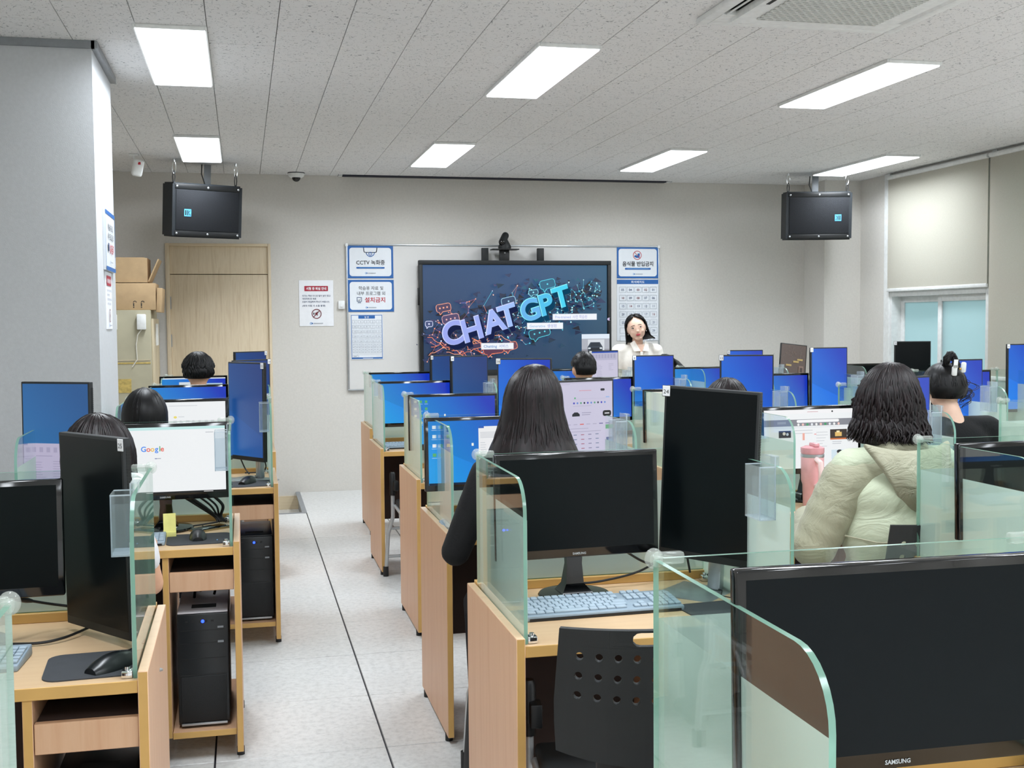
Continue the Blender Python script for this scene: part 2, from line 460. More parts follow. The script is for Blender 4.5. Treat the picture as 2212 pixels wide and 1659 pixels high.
# ---------------------------------------------------------------- the room
XL, XR, YB, YF, ZC = -1.62, 5.81, -4.2, 10.58, 2.84
SX, SY, TP = .476, 4.10, .598          # a floor seam, a cross seam, the pitch
RX, RY = .476, 9.42                    # the sunken floor by the door lies at x < RX, y > RY
b = MB(); b.box(XL, XR, YB, RY, -.20, -.013, 'seam'); b.box(RX, XR, RY, YF, -.20, -.013, 'seam'); b.box(XL, RX, RY, YF, -.20, -.15, 'ftile')
floor = struct(link('floor', b.mesh('floor', 0)))
def slab(w, d, h, m, bev=.0015):
    b = MB(); b.box(-w / 2, w / 2, -d / 2, d / 2, 0, h, m, bev, 1); return b.mesh('tile', 0)
i0 = math.floor((XL - SX) / TP); i1 = math.ceil((XR - SX) / TP)
for j in range(-14, 12):
    y0, y1 = SY + j * TP, min(SY + (j + 1) * TP, YF)
    if y1 < YB or y0 >= YF - .02: continue
    if y1 < 1.2:                                             # behind the viewer: nothing of it shows
        continue
    for i in range(i0, i1):
        x0, x1 = max(SX + i * TP, XL), min(SX + (i + 1) * TP, XR)
        yy1 = y1
        if x1 - x0 < .05: continue
        if x0 < RX - .05 and y1 > RY:
            yy1 = RY
            if yy1 - y0 < .03: continue
        w, d = x1 - x0 - .007, yy1 - y0 - .004
        me = cached(('ft', round(w, 3), round(d, 3)), lambda: slab(w, d, .013, 'ftile'))
        link('floor_tile', me, floor, ((x0 + x1) / 2, (y0 + yy1) / 2, -.013 + random.uniform(-.0004, .0004)))
b = MB(); b.box(XL, XR, YB, SY - 5 * TP, -.013, -.002, 'ftile'); part('rear_floor', b, floor)
b = MB()
b.box(RX - .035, RX + .004, RY - .03, YF, -.005, .004, 'trim_grey'); b.box(RX - .012, RX + .002, RY, YF, -.15, -.005, 'trim_grey')
b.box(XL, RX - .035, RY - .03, RY + .004, -.005, .004, 'trim_grey'); b.box(XL, RX - .012, RY - .002, RY + .012, -.15, -.005, 'trim_grey')
struct(link('trim_1', b.mesh('trim_1', 0)))

# ceiling: mineral tiles in running bond, shallow joints
CP, CL = .305, .61; CX, CY = -.125, 5.40
b = MB(); b.box(XL - .15, XR + .2, YB - .15, YF + .15, ZC + .0145, ZC + .08, 'grout')
ceil = struct(link('ceiling', b.mesh('ceiling', 0)))
i0 = math.floor((XL - CX) / CP); i1 = math.ceil((XR - CX) / CP)
for i in range(i0, i1):
    x0, x1 = max(CX + i * CP, XL), min(CX + (i + 1) * CP, XR)
    if x1 - x0 < .03: continue
    off = 0 if i % 2 else CL / 2
    for j in range(-4, 12):
        y0 = CY + off + j * CL; y1 = min(y0 + CL, YF)
        if y0 >= YF - .02 or y0 < 3.6: continue
        w, d = x1 - x0 - .0035, y1 - y0 - .005
        me = cached(('ct', round(w, 3), round(d, 3)), lambda: slab(w, d, .014, 'ctile', .001))
        link('ceiling_tile', me, ceil, ((x0 + x1) / 2, (y0 + y1) / 2, ZC + random.uniform(0, .0012)))
b = MB(); b.box(XL, XR, YB, 4.22, ZC + .002, ZC + .013, 'ctile'); part('rear_ceiling', b, ceil, smooth=0)

def wall(name, *a, m='wall'):
    b = MB(); b.box(*a, m); return struct(link(name, b.mesh(name, 0)))
DX0, DX1 = -.64, .26; DZ = 2.23
b = MB()
b.box(XL, DX0 + .02, YF, YF + .15, -.2, ZC + .014, 'wall'); b.box(DX1 - .02, XR, YF, YF + .15, -.2, ZC + .014, 'wall'); b.box(DX0 + .02, DX1 - .02, YF, YF + .15, DZ - .02, ZC + .014, 'wall')
b.box(5.43, XR, 10.17, YF, 0, ZC + .014, 'wall')                       # corner pillar
struct(link('wall_front', b.mesh('wall_front', 0)))
wall('wall_left', XL - .15, XL, YB, YF, -.2, ZC + .014)
wall('wall_back', XL, XR, YB - .15, YB, -.2, ZC + .014)
wall('wall_pier', XL, -.655, 5.77, 6.56, 0, ZC + .014, m='wall_pier')
b = MB(); b.box(XL, -.64, 5.752, 5.77, ZC - .035, ZC, 'trim_grey'); b.box(-.655, -.628, 5.752, 6.575, ZC - .035, ZC, 'trim_grey')
struct(link('trim_2', b.mesh('trim_2', 0)))
# window wall with two tall openings behind the blinds
W0, W1, WM = 6.55, 9.64, 8.12; WZ0, WZ1 = .80, 2.78
b = MB()
b.box(XR, XR + .2, W1, YF, 0, ZC + .014, 'wall'); b.box(XR, XR + .2, YB, W0, 0, ZC + .014, 'wall')
b.box(XR, XR + .2, W0, W1, 0, WZ0, 'wall'); b.box(XR, XR + .2, W0, W1, WZ1, ZC + .014, 'wall')
struct(link('wall_right', b.mesh('wall_right', 0)))
def window(name, y0, y1):
    w = bpy.data.objects.new(name, None); COL.objects.link(w); struct(w); w.location = (XR, 0, 0)
    b = MB()
    f = .06
    b.box(-.02, .14, y0, y0 + f, WZ0, WZ1, 'trim_white', .004); b.box(-.02, .14, y1 - f, y1, WZ0, WZ1, 'trim_white', .004)
    b.box(-.02, .14, y0 + f, y1 - f, WZ0, WZ0 + f, 'trim_white', .004); b.box(-.02, .14, y0 + f, y1 - f, WZ1 - f, WZ1, 'trim_white', .004)
    b.box(-.02, .14, y0 + f, y1 - f, 1.72, 1.79, 'trim_white', .004)
    part('window_frame', b, w)
    ym = (y0 + y1) / 2
    for nm, a, c, dx, zz0, zz1 in (('sash', y0 + f, ym + .04, .03, WZ0 + f, 1.72), ('sash', ym - .04, y1 - f, .075, WZ0 + f, 1.72), ('sash', y0 + f, y1 - f, .05, 1.79, WZ1 - f)):
        b = MB(); t = .055
        b.box(dx, dx + .035, a, a + t, zz0, zz1, 'trim_white', .003); b.box(dx, dx + .035, c - t, c, zz0, zz1, 'trim_white', .003)
        b.box(dx, dx + .035, a + t, c - t, zz0, zz0 + t, 'trim_white', .003); b.box(dx, dx + .035, a + t, c - t, zz1 - t, zz1, 'trim_white', .003)
        s = part(nm, b, w)
        b = MB(); b.box(dx + .012, dx + .02, a + t, c - t, zz0 + t, zz1 - t, 'pane'); part('pane', b, s, smooth=0)
    return w
window('window_1', WM + .02, W1); window('window_2', W0, WM - .02)
b = MB(); b.box(XR - .012, XR + .0, WM - .03, WM + .03, WZ0, ZC, 'trim_white'); b.box(XR - .03, XR, W1 - .03, W1 + .06, WZ0, ZC, 'trim_white', .003)
struct(link('trim_3', b.mesh('trim_3', 0)))
def blind(y0, y1, zb, label):
    t = thing('roller_blind', label, 'blind', (XR - .045, (y0 + y1) / 2, ZC - .02), group='roller blinds on the window wall')
    h = (y1 - y0) / 2
    b = MB(); b.cyl((0, -h, -.02), (0, h, -.02), .02, 'trim_white'); part('roller', b, t)
    b = MB(); b.box(-.001, .001, -h, h, zb - ZC + .02, -.005, 'blind'); part('blind_cloth', b, t, smooth=0)
    b = MB(); b.box(-.011, .011, -h, h, zb - ZC + .0, zb - ZC + .03, 'trim_white', .004); part('bottom_bar', b, t)
blind(WM + .03, W1 - .03, 1.785, 'cream roller blind halfway down, its bottom bar above the pale blue pane')
blind(6.4, WM + .005, 1.05, 'cream roller blind nearest the camera, drawn lower than its neighbour')

b = MB(); b.box(DX0 - .05, DX1 + .05, YF + .15, YF + .2, -.2, DZ + .05, 'dark_in'); struct(link('door_light_block', b.mesh('door_light_block', 0)))  # dark backing added behind the door to block outside light
# door with panel above, both vertical-grain ash
d = bpy.data.objects.new('door_1', None); COL.objects.link(d); struct(d); d.location = ((DX0 + DX1) / 2, YF, -.15)
hw = (DX1 - DX0) / 2; H = DZ + .15
b = MB()
b.box(-hw, -hw + .035, -.012, .08, 0, H, 'ash', .003); b.box(hw - .025, hw, -.012, .08, 0, H, 'ash', .003); b.box(-hw + .035, hw - .025, -.012, .08, H - .025, H, 'ash_x', .003)
part('door_frame', b, d)
b = MB(); b.box(-hw + .035, hw - .025, .006, .05, 2.112, H - .025, 'ash', .002); part('transom_panel', b, d)
b = MB(); b.box(-hw + .036, hw - .027, .006, .048, .01, 2.106, 'ash', .003); leaf = part('door_leaf', b, d)
for z in (1.86, 1.53, .3):
    b = MB(); b.box(-hw + .026, -hw + .042, -.004, .01, z - .055, z + .055, 'trim_grey', .003); part('hinge', b, leaf)
b = MB(); b.cyl((hw - .08, -.05, 1.0), (hw - .08, .01, 1.0), .012, 'chrome'); b.tube([(hw - .08, -.05, 1.0), (hw - .2, -.05, 1.0)], .01, 'chrome'); part('door_handle', b, leaf)
b = MB(); b.box(DX1, XR - .38, YF - .012, YF, 0, .0, 'wall'); b.bm.free()
b = MB(); b.box(DX1 + .0, RX, YF - .012, YF, -.15, -.03, 'ash_x'); struct(link('baseboard_front', b.mesh('baseboard_front', 0)))
# dark slot in the ceiling along the front wall (housing of a projection screen)
b = MB(); b.box(.9, 3.95, YF - .105, YF - .03, ZC - .012, ZC + .01, 'track', .003); b.box(.86, .9, YF - .12, YF - .02, ZC - .008, ZC + .01, 'white', .003); b.box(3.95, 4.0, YF - .12, YF - .02, ZC - .008, ZC + .01, 'white', .003)
one('screen_slot', b, 'long dark screen slot in the ceiling along the front wall', 'slot')
# ---------------------------------------------------------------- people
_b = bmesh.new(); bmesh.ops.create_icosphere(_b, subdivisions=3, radius=1)
ICO = ([v.co.copy() for v in _b.verts], [tuple(v.index for v in f.verts) for f in _b.faces]); _b.free()
def fuse(shapes, voxel, smooth=4, mat=None, name='blob', offset=0.):
    """union of ellipsoids and tapered limbs as one continuous skin"""
    V, F = [], []
    def ball(c, r, m3=None):
        r = (r, r, r) if not hasattr(r, '__len__') else r
        k = len(V); A = Matrix.Translation(c) @ (m3.to_4x4() if m3 else Matrix()) @ Matrix.Diagonal((r[0] + offset, r[1] + offset, r[2] + offset, 1))
        V.extend(A @ v for v in ICO[0]); F.extend((a + k, b_ + k, c_ + k) for a, b_, c_ in ICO[1])
    for s in shapes:
        if s[0] == 'e': ball(Vector(s[1]), s[2], s[3] if len(s) > 3 else None)
        else:
            p0, p1, r0, r1 = Vector(s[1]), Vector(s[2]), s[3], s[4]
            d = p1 - p0; n = max(3, int(d.length / min(r0, r1) * 1.7) + 1)
            for i in range(n): ball(p0 + d * (i / (n - 1)), r0 + (r1 - r0) * i / (n - 1))
    me = bpy.data.meshes.new(name); me.from_pydata(V, [], F)
    o = bpy.data.objects.new(name, me); COL.objects.link(o)
    a = o.modifiers.new('r', 'REMESH'); a.mode = 'VOXEL'; a.voxel_size = voxel; a.use_smooth_shade = True
    if smooth:
        c = o.modifiers.new('s', 'SMOOTH'); c.iterations = smooth; c.factor = .5
    dg = bpy.context.evaluated_depsgraph_get(); dg.update()
    m2 = bpy.data.meshes.new_from_object(o.evaluated_get(dg))
    bpy.data.objects.remove(o); bpy.data.meshes.remove(me)
    m2.materials.clear()
    if mat: m2.materials.append(M[mat] if isinstance(mat, str) else mat)
    m2.polygons.foreach_set('use_smooth', [True] * len(m2.polygons))
    return m2

def hand(w, d, up, side, spread=.019, curl=.35):
    """palm, four unequal bent fingers and a thumb leaving the side of the palm; side=+1 if the thumb lies towards +side vector"""
    w, d, up = Vector(w), Vector(d).normalized(), Vector(up).normalized(); s = d.cross(up).normalized() * side
    S_ = [('c', w, w + d * .02, .024, .026, ), ('c', w + d * .02 + s * .02, w + d * .085 + s * .027, .016, .014), ('c', w + d * .02, w + d * .09, .018, .014), ('c', w + d * .02 - s * .02, w + d * .08 - s * .027, .016, .013)]
    for k, L in enumerate((.070, .078, .072, .056)):
        b0 = w + d * (.088 - .004 * abs(k - 1)) + s * (.0285 - spread * k)
        b1 = b0 + d * L * .5 + up * .006; b2 = b1 + (d * math.cos(curl) - up * math.sin(curl)) * L * .3; b3 = b2 + (d * math.cos(curl * 2.2) - up * math.sin(curl * 2.2)) * L * .26
        S_ += [('c', b0, b1, .0085, .0078), ('c', b1, b2, .0078, .0072), ('c', b2, b3, .0072, .006)]
    t0 = w + d * .025 + s * .026; t1 = t0 + d * .03 + s * .026 - up * .004; t2 = t1 + d * .032 + s * .006 - up * .006
    S_ += [('c', t0, t1, .0125, .0095), ('c', t1, t2, .0095, .0078)]
    return S_

def lerp(a, b, t): return tuple(x + (y - x) * t for x, y in zip(a, b))

def hairdo(o, c, rad, length, theta, col, n=420, wave=.0, flare=.1, curl=0., seed=1, base=True, rs=.0046, gap=None, crown=(0, 0), jitter=1., name='hair'):
    """strands combed from the crown down the skull and hanging from its widest line; length(phi), theta(phi) in azimuth"""
    rng = random.Random(seed); c = Vector(c); rx, ry, rz = rad; R = (rx + ry + rz) / 3
    def P(phi, u, k=1., ph=0., lj=1.):
        th = theta(phi); A = R * th; L = length(phi) * lj; s = u * (A + L)
        cp, sp = math.cos(phi), math.sin(phi)
        if s < A:
            t = s / R; q = Vector((rx * math.sin(t) * cp * k + crown[0] * (1 - t / th) * .5, ry * math.sin(t) * sp * k + crown[1] * (1 - t / th) * .5, rz * math.cos(t) * k))
        else:
            t = th; q = Vector((rx * math.sin(t) * cp * k, ry * math.sin(t) * sp * k, rz * math.cos(t) * k)); dd = s - A
            ct = -rz * math.sin(t); hz = R * math.cos(t)
            fl = flare * dd * dd / (dd + .05) + max(0, math.cos(t)) * .07 * (1 - math.exp(-dd / .07)); q += Vector((cp * fl, sp * fl, -dd))
        if wave:
            w_ = wave * min(1, max(0, u - .25) * 2) * math.sin(u * 17 + ph * 6.28); q += Vector((-sp * w_, cp * w_, 0)) + Vector((cp, sp, 0)) * w_ * .8 + Vector((cp, sp, 0)) * wave * .5 * (ph - .5)
        if curl and u > .75: q += Vector((cp, sp, .6)) * curl * (u - .75) ** 2 * 16 * (.3 + ph)
        return c + q
    phis = [2 * PI * i / 48 for i in range(48)]
    if gap: phis = [p for p in phis if not gap(p)]
    b = MB()
    if base:
        closed = not gap
        if gap:                                              # order the run so that it starts after the gap
            ph0 = next(i for i in range(48) if gap(2 * PI * (i - 1) / 48) and not gap(2 * PI * i / 48)); phis = [2 * PI * ((ph0 + i) % 48) / 48 for i in range(len(phis))]
        rows = []
        for j in range(15):
            u = .02 + .96 * j / 14; rows.append([P(p, u, .97, 0, .97) for p in phis])
        Rr = b.rings(rows, col, close=closed, cap=closed)
        if not closed: b.face([v for v in Rr[0]][::-1], col)
    me = b.mesh(name + '_mass', 60) if base else None
    if base:
        q = link('hair_mass', me, o); m_ = q.modifiers.new('thickness', 'SOLIDIFY'); m_.thickness = .012; m_.offset = -1
    b = MB(); k = 0
    while k < n:
        p = rng.uniform(0, 2 * PI)
        if gap and gap(p): continue
        k += 1; ph = rng.random(); lj = 1 - rng.random() ** 2 * .12 * jitter; kk = 1 + rng.uniform(-.035, .045)
        u0 = rng.choice((.02, .05, .12, .25)) if base else .02
        N = 15; pts = [P(p + (rng.uniform(-.01, .01)), u0 + (1 - u0) * i / (N - 1), kk, ph, lj) for i in range(N)]
        b.tube(pts, rs * rng.uniform(.7, 1.25), col, 5, cap=False, taper=[.5] + [1] * (N - 4) + [.8, .55, .12])
    q = link('hair_strands', b.mesh(name, 80), o); q['kind'] = 'stuff'
    return q

def seated(name, label, x, y, s=1., top='cloth_blk', skin='skin', pants='jean', sleeve=1., lean=0., hx=0., hair=None, voxel=.010, shw=.175, head_dz=0., elbow=.25, hands=True, neck_low=False, group=None):
    """a seated person facing the front wall; returns root and head centre (local)"""
    t = thing(name, label, 'person', (x, y, 0), group=group)
    zs = lambda z: .46 + (z - .46) * s
    hd = Vector((hx, .05 + lean, zs(1.20) + head_dz)); nk = Vector((hx * .4, .01 + lean * .8, zs(1.06)))
    B = [('e', hd, (.072 * s, .090 * s, .108 * s)), ('e', hd + Vector((0, .03, -.055)), (.05 * s, .055 * s, .05 * s)),
         ('c', hd + Vector((0, -.015, -.06)), nk + Vector((0, -.02, -.05)), .05 * s, .054 * s),
         ('e', hd + Vector((.074 * s, .005, -.015)), (.010, .022, .032)), ('e', hd + Vector((-.074 * s, .005, -.015)), (.010, .022, .032)),
         ('e', hd + Vector((0, .095 * s, -.02)), (.013, .018, .022))]
    T = [('e', (0, -.02, .55), (.165 * s, .13, .13)), ('e', (0, lean * .4, zs(.75)), (.145 * s, .105, .16)), ('e', (0, lean * .7, zs(.92)), (shw * .92, .105, .13)),
         ('c', (-shw * .9, lean * .8, zs(1.0)), (shw * .9, lean * .8, zs(1.0)), .058, .058), ('c', nk + Vector((0, -.01, -.04)), (-shw * .75, lean * .8, zs(1.01)), .055, .045), ('c', nk + Vector((0, -.01, -.04)), (shw * .75, lean * .8, zs(1.01)), .055, .045)]
    if neck_low: T = T[:-2] + [('c', (-.02, lean * .8, zs(1.01)), (-shw * .8, lean * .8, zs(1.0)), .05, .045), ('c', (.02, lean * .8, zs(1.01)), (shw * .8, lean * .8, zs(1.0)), .05, .045)]
    Lg, Sl, Hs = [], [], []
    for q in (-1, 1):
        sh = Vector((q * shw, lean * .8, zs(.99))); el = Vector((q * elbow, .06 + lean * .5, zs(.75))); wr = Vector((q * .17, .31 + lean * .3, .80))
        B += [('c', sh, el, .045, .038), ('c', el, wr, .038, .026)]
        if hands: B += hand(wr, Vector((-q * .12, 1, -.08)), (0, 0, 1), -q if q > 0 else 1)
        if sleeve > .99: Sl += [('c', sh, el, .058, .05), ('c', el, lerp(el, wr, .92), .05, .034)]
        else: Sl += [('c', sh, lerp(sh, el, sleeve), .054, .052)]
        hp = Vector((q * .095, .0, .53)); kn = Vector((q * .12, .40, .515)); an = Vector((q * .12, .40, .085))
        Lg += [('c', hp, kn, .088, .062), ('c', kn, an, .06, .042)]
        B += [('c', hp, kn, .06, .045), ('c', kn, an, .042, .032)]
        Hs += [('c', (q * .12, .37, .042), (q * .12, .50, .034), .042, .034)]
    B += [('e', (0, lean * .6, zs(.85)), (.12, .075, .2)), ('e', (0, -.01, .56), (.13, .10, .1))]
    link('body', fuse(B, voxel, 3, skin, 'body'), t)
    link('top', fuse(T + Sl, .014, 4, top, 'top'), t)
    link('trousers', fuse(Lg + [('e', (0, -.02, .54), (.17 * s, .135, .105))], .016, 4, pants, 'trousers'), t)
    link('shoe', fuse(Hs[:1], .012, 2, 'black', 'shoe'), t); link('shoe', fuse(Hs[1:], .012, 2, 'black', 'shoe'), t)
    return t, hd

def ang_front(p):                # angle from straight ahead (+y), 0..pi
    d = abs((p - PI / 2 + PI) % (2 * PI) - PI); return d

# woman with long straight hair, third row
t, hd = seated('person', 'woman with long dark brown hair, black top, seated from behind beside the aisle', .935, 3.66, 1.07, 'cloth_blk', 'skin_pale', 'jean', 1., .02, shw=.17, elbow=.265)
hairdo(t, hd, (.092, .108, .124), lambda p: .13 if ang_front(p) < .5 else .235, lambda p: 1.0 if ang_front(p) < .5 else 1.62, 'hair_brn', 620, .004, .40, 0, 2, rs=.005, crown=(.02, 0))
# woman in hooded windbreaker
t, hd = seated('person', 'woman in pale green and khaki hooded jacket with wavy dark hair, from behind', 2.165, 3.56, 1.06, 'jk_light', 'skin', 'jean', 0., -.02, shw=.19, elbow=.28)
zs = lambda z: .46 + (z - .46) * 1.06
J = [('e', (0, -.03, .62), (.205, .165, .16)), ('e', (0, -.03, .80), (.205, .155, .17)), ('e', (0, -.03, .92), (.20, .14, .12))]
link('jacket', fuse(J, .014, 5, 'jk_light', 'jacket'), t)
Yk = [('c', (-.155, -.01, .985), (.155, -.01, .985), .085, .085), ('e', (0, -.02, 1.02), (.12, .10, .07))]
for q in (-1, 1):
    sh, el, wr = Vector((q * .185, -.01, .975)), Vector((q * .285, .02, .755)), Vector((q * .175, .29, .80))
    Yk += [('c', sh, lerp(sh, el, .5), .085, .085), ('c', lerp(sh, el, .5), el, .085, .078), ('c', el, lerp(el, wr, .97), .074, .05)]
link('jacket_sleeves', fuse(Yk, .013, 4, 'jk_khaki', 'jacket_sleeves'), t)
b = MB(); Rr = []                     # hood lying on the back
for i in range(9):
    u = i / 8; z = 1.085 - .235 * u; w = .155 * (1 - u) ** .75 + .012; y = -.095 - .085 * math.sin(PI * min(1, u * .75 + .12)) 
    Rr.append([(w * a - .01 + .03 * u, y + .045 * a * a * (1 - u * .5) + .006 * math.sin(9 * a + 5 * u), z + .03 * a * a * (1 - u)) for a in [-1 + 2 * j / 12 for j in range(13)]])
b.rings(Rr, 'jk_hood', close=False)
o = link('hood', b.mesh('hood', 70), t); m_ = o.modifiers.new('t', 'SOLIDIFY'); m_.thickness = .03; m_.offset = 0; m_ = o.modifiers.new('s', 'SUBSURF'); m_.levels = m_.render_levels = 2
link('hood_collar', fuse([('c', (-.07, .02, 1.075), (-.05, -.07, 1.085), .03, .035), ('c', (-.05, -.07, 1.085), (.05, -.07, 1.085), .035, .035), ('c', (.05, -.07, 1.085), (.07, .02, 1.075), .035, .03)], .01, 3, 'jk_hood', 'hood_collar'), t)
b = MB(); b.tube([(-.215, -.06, .80), (-.15, -.155, .79), (0, -.19, .787), (.15, -.155, .79), (.215, -.06, .80)], .003, 'jk_khaki', 6); part('back_seam', b, t)
hairdo(t, hd, (.093, .110, .122), lambda p: .11 if ang_front(p) < .55 else .172, lambda p: 1.0 if ang_front(p) < .55 else 1.4, 'hair_brn', 820, .014, .06, .016, 3, rs=.0048, jitter=1.4, crown=(.02, .0))
# woman with pinned-up hair
t, hd = seated('person', 'woman in black top with hair pinned up in white claw clip', 3.395, 5.02, .98, 'cloth_blk', 'skin_pale', 'jean', 1., .0, hx=-.04, shw=.185, neck_low=True, elbow=.27, head_dz=.0)
hairdo(t, hd, (.097, .110, .114), lambda p: .0, lambda p: .95 if ang_front(p) < .6 else (1.5 if ang_front(p) < 1.9 else 2.0), 'hair_blk', 420, .003, -.3, 0, 4, rs=.004)
b = MB(); rg = random.Random(8)
for i in range(26):
    r = .034 + rg.uniform(-.008, .008); c0 = hd + Vector((.0 + rg.uniform(-.008, .008), -.035, .128)); ax = rg.uniform(-.35, .35)
    b.tube([c0 + Vector((r * .8 * math.cos(a + ax), -.018 + rg.uniform(-.01, .01) + .01 * math.sin(2 * a), r * 1.1 * math.sin(a))) for a in [2 * PI * j / 14 for j in range(15)]], .007, 'hair_blk', 5)
for i in range(16):                   # loose curls on the right side
    r = .02 + rg.uniform(0, .02); c0 = hd + Vector((.085 + rg.uniform(-.02, .025), -.05 + rg.uniform(-.03, .03), rg.uniform(-.06, .05)))
    b.tube([c0 + Vector((r * math.sin(a), r * .5 * math.cos(a), -.012 * a)) for a in [5.5 * j / 14 for j in range(15)]], .0016, 'hair_brn', 4)
o = link('hair_bun', b.mesh('hair_bun', 80), t); o['kind'] = 'stuff'
b = MB(); A_ = Matrix.Translation(hd + Vector((-.012, -.105, .085))) @ Euler((.2, .0, -.25)).to_matrix().to_4x4()
b.box(-.014, .010, -.012, .008, -.025, .02, 'white', .006, 2, mat=A_); b.box(.028, .052, -.012, .008, -.01, .042, 'white', .008, 2, mat=A_)
for i in range(3): b.tube([A_ @ Vector((-.008 + i * .008, -.008, .018)), A_ @ Vector((-.014 + i * .006, -.028, .035)), A_ @ Vector((-.010 + i * .006, -.018, .058))], .004, 'white', 6)
b.sph(A_ @ Vector((.02, -.016, .012)), .006, plain('gold_metal', 'c8a050', .3, metal=1.), 8, 6); part('hair_clip', b, t, label='white claw clip with gold hinge')
# men and others whose heads show above the monitors
t, hd = seated('person', 'man with short black hair seen from behind in front of the presenter', 2.345, 7.82, .985, 'cloth_navy', 'skin', 'jean', 1., voxel=.013)
hairdo(t, hd, (.084, .102, .114), lambda p: .0, lambda p: .9 if ang_front(p) < .6 else (1.4 if ang_front(p) < 2.1 else 1.9), 'hair_blk', 420, .004, 0, 0, 5, rs=.0045)
t, hd = seated('person', 'man with thick black hair by the wooden door, ear showing', -.285, 7.84, 1.02, 'cloth_grey', 'skin', 'jean', 1., voxel=.013, shw=.185)
hairdo(t, hd, (.100, .112, .122), lambda p: .0, lambda p: .95 if ang_front(p) < .6 else (1.4 if ang_front(p) < 2.0 else 1.9), 'hair_blk', 520, .007, 0, 0, 6, rs=.0055)
t, hd = seated('person', 'woman with smooth black bob in front of the white page, left of aisle', -.415, 5.16, .905, 'cloth_grey', 'skin', 'jean', 1., voxel=.013, shw=.16)
hairdo(t, hd, (.088, .104, .116), lambda p: .03 if ang_front(p) < .6 else .135, lambda p: 1.05 if ang_front(p) < .6 else 1.6, 'hair_blk', 480, .002, .05, 0, 7, rs=.005)
t, hd = seated('person', 'woman in white T-shirt with dark layered hair behind the monitor carrying card 25', -.49, 3.66, .90, 'tee_w', 'skin', 'jean', .62, .02, hx=.055, voxel=.010, shw=.15, elbow=.20)
hairdo(t, hd, (.100, .112, .122), lambda p: .02 if ang_front(p) < .6 else .14, lambda p: 1.05 if ang_front(p) < .6 else 1.55, 'hair_brn', 560, .005, .02, .01, 8, rs=.005)
b = MB(); b.tube([(.12 * math.cos(a), .1 * math.sin(a), .012 * math.cos(a)) for a in [PI * (-.08 + 1.16 * i / 16) for i in range(17)]], .017, 'white', 10)
nf = one('neck_fan', b, 'white neck fan with round dark vent on shoulder of woman in white T-shirt', 'fan', (-.425, 3.57, 1.055))
b = MB(); b.lathe([(.001, .0), (.038, 0), (.042, .006), (.04, .016), (.033, .018), (.033, .012), (.001, .012)], (0, 0, 0), 'white', 24, 'y'); q_ = part('vent', b, nf, (.118, -.03, -.02))
b = MB(); b.lathe([(.001, .0125), (.0325, .0125), (.0325, .015), (.001, .015)], (0, 0, 0), 'pcmesh', 24, 'y'); part('vent_mesh', b, q_)
t, hd = seated('person', 'person with dark hair seen just above the monitor carrying card 24', 2.255, 5.12, .89, 'cloth_navy', 'skin', 'jean', 1., voxel=.013)
hairdo(t, hd, (.098, .112, .122), lambda p: .02 if ang_front(p) < .6 else .06, lambda p: 1.0 if ang_front(p) < .6 else 1.6, 'hair_brn', 420, .005, .05, 0, 9, rs=.0055)

# presenter: standing, facing the class
t = thing('person', 'woman presenter in ivory shirt with black bob standing beside the display', 'person', (3.33, 9.55, 0))
HR = Euler((.04, -.21, -.27)).to_matrix().to_4x4()      # head tilted to her right, chin turned slightly
hc = Vector((-.03, -.06, 1.462))
def hp(x, y, z): return hc + HR @ Vector((x, y, z))
B = [('e', hc, (.076, .086, .098), HR), ('e', hp(0, -.016, -.04), (.066, .066, .062), HR), ('e', hp(0, -.044, -.088), (.032, .028, .022), HR), ('e', hp(0, -.078, -.012), (.009, .012, .022), HR), ('e', hp(0, -.085, -.028), (.013, .012, .009), HR),
     ('e', hp(-.034, -.058, -.032), (.024, .018, .024), HR), ('e', hp(.034, -.058, -.032), (.024, .018, .024), HR),
     ('e', hp(.076, .01, -.012), (.009, .02, .03), HR), ('e', hp(-.076, .01, -.012), (.009, .02, .03), HR), ('c', hp(0, .012, -.06), (0, -.005, 1.32), .043, .05),
     ('e', (0, 0, 1.13), (.14, .085, .17)), ('e', (0, 0, .93), (.13, .085, .13))]
G = [('e', (0, .0, 1.17), (.165, .105, .16)), ('c', (-.15, .0, 1.265), (.15, .0, 1.265), .055, .055), ('c', (0, .0, 1.295), (-.14, .0, 1.275), .05, .05), ('c', (0, .0, 1.295), (.14, .0, 1.275), .05, .05), ('e', (0, 0, .98), (.17, .115, .16))]
for q in (-1, 1):
    sh, el, wr = Vector((q * .17, 0, 1.26)), Vector((q * .24, .0, .97)), Vector((q * .16, -.2, .88))
    B += [('c', sh, el, .042, .035), ('c', el, wr, .035, .024)] + hand(wr, (-q * .3, -1, .05), (0, 0, 1), q)
    G += [('c', sh, el, .062, .058), ('c', el, lerp(el, wr, .6), .056, .048)]
    B += [('c', (q * .09, 0, .86), (q * .1, .0, .46), .07, .048), ('c', (q * .1, 0, .46), (q * .1, .01, .09), .046, .032)]
link('body', fuse(B, .0065, 2, 'skin_pale', 'body'), t)
link('shirt', fuse(G, .012, 3, 'shirt_w', 'shirt'), t)
link('trousers', fuse([('e', (0, 0, .88), (.16, .115, .11))] + [s for q in (-1, 1) for s in (('c', (q * .09, 0, .86), (q * .1, 0, .46), .09, .07), ('c', (q * .1, 0, .46), (q * .1, .01, .08), .068, .058))], .014, 3, 'jean', 'trousers'), t)
for q in (-1, 1): link('shoe', fuse([('c', (q * .1, .03, .04), (q * .1, -.13, .032), .04, .032)], .011, 2, 'black', 'shoe'), t)
b = MB()
for q in (-1, 1):                    # shirt collar leaves and the placket
    b.extr([(q * .010, -.113, 1.265), (q * .050, -.068, 1.352), (q * .082, -.05, 1.328), (q * .066, -.106, 1.262)][::q], (0, -.006, -.002), 'shirt_w')
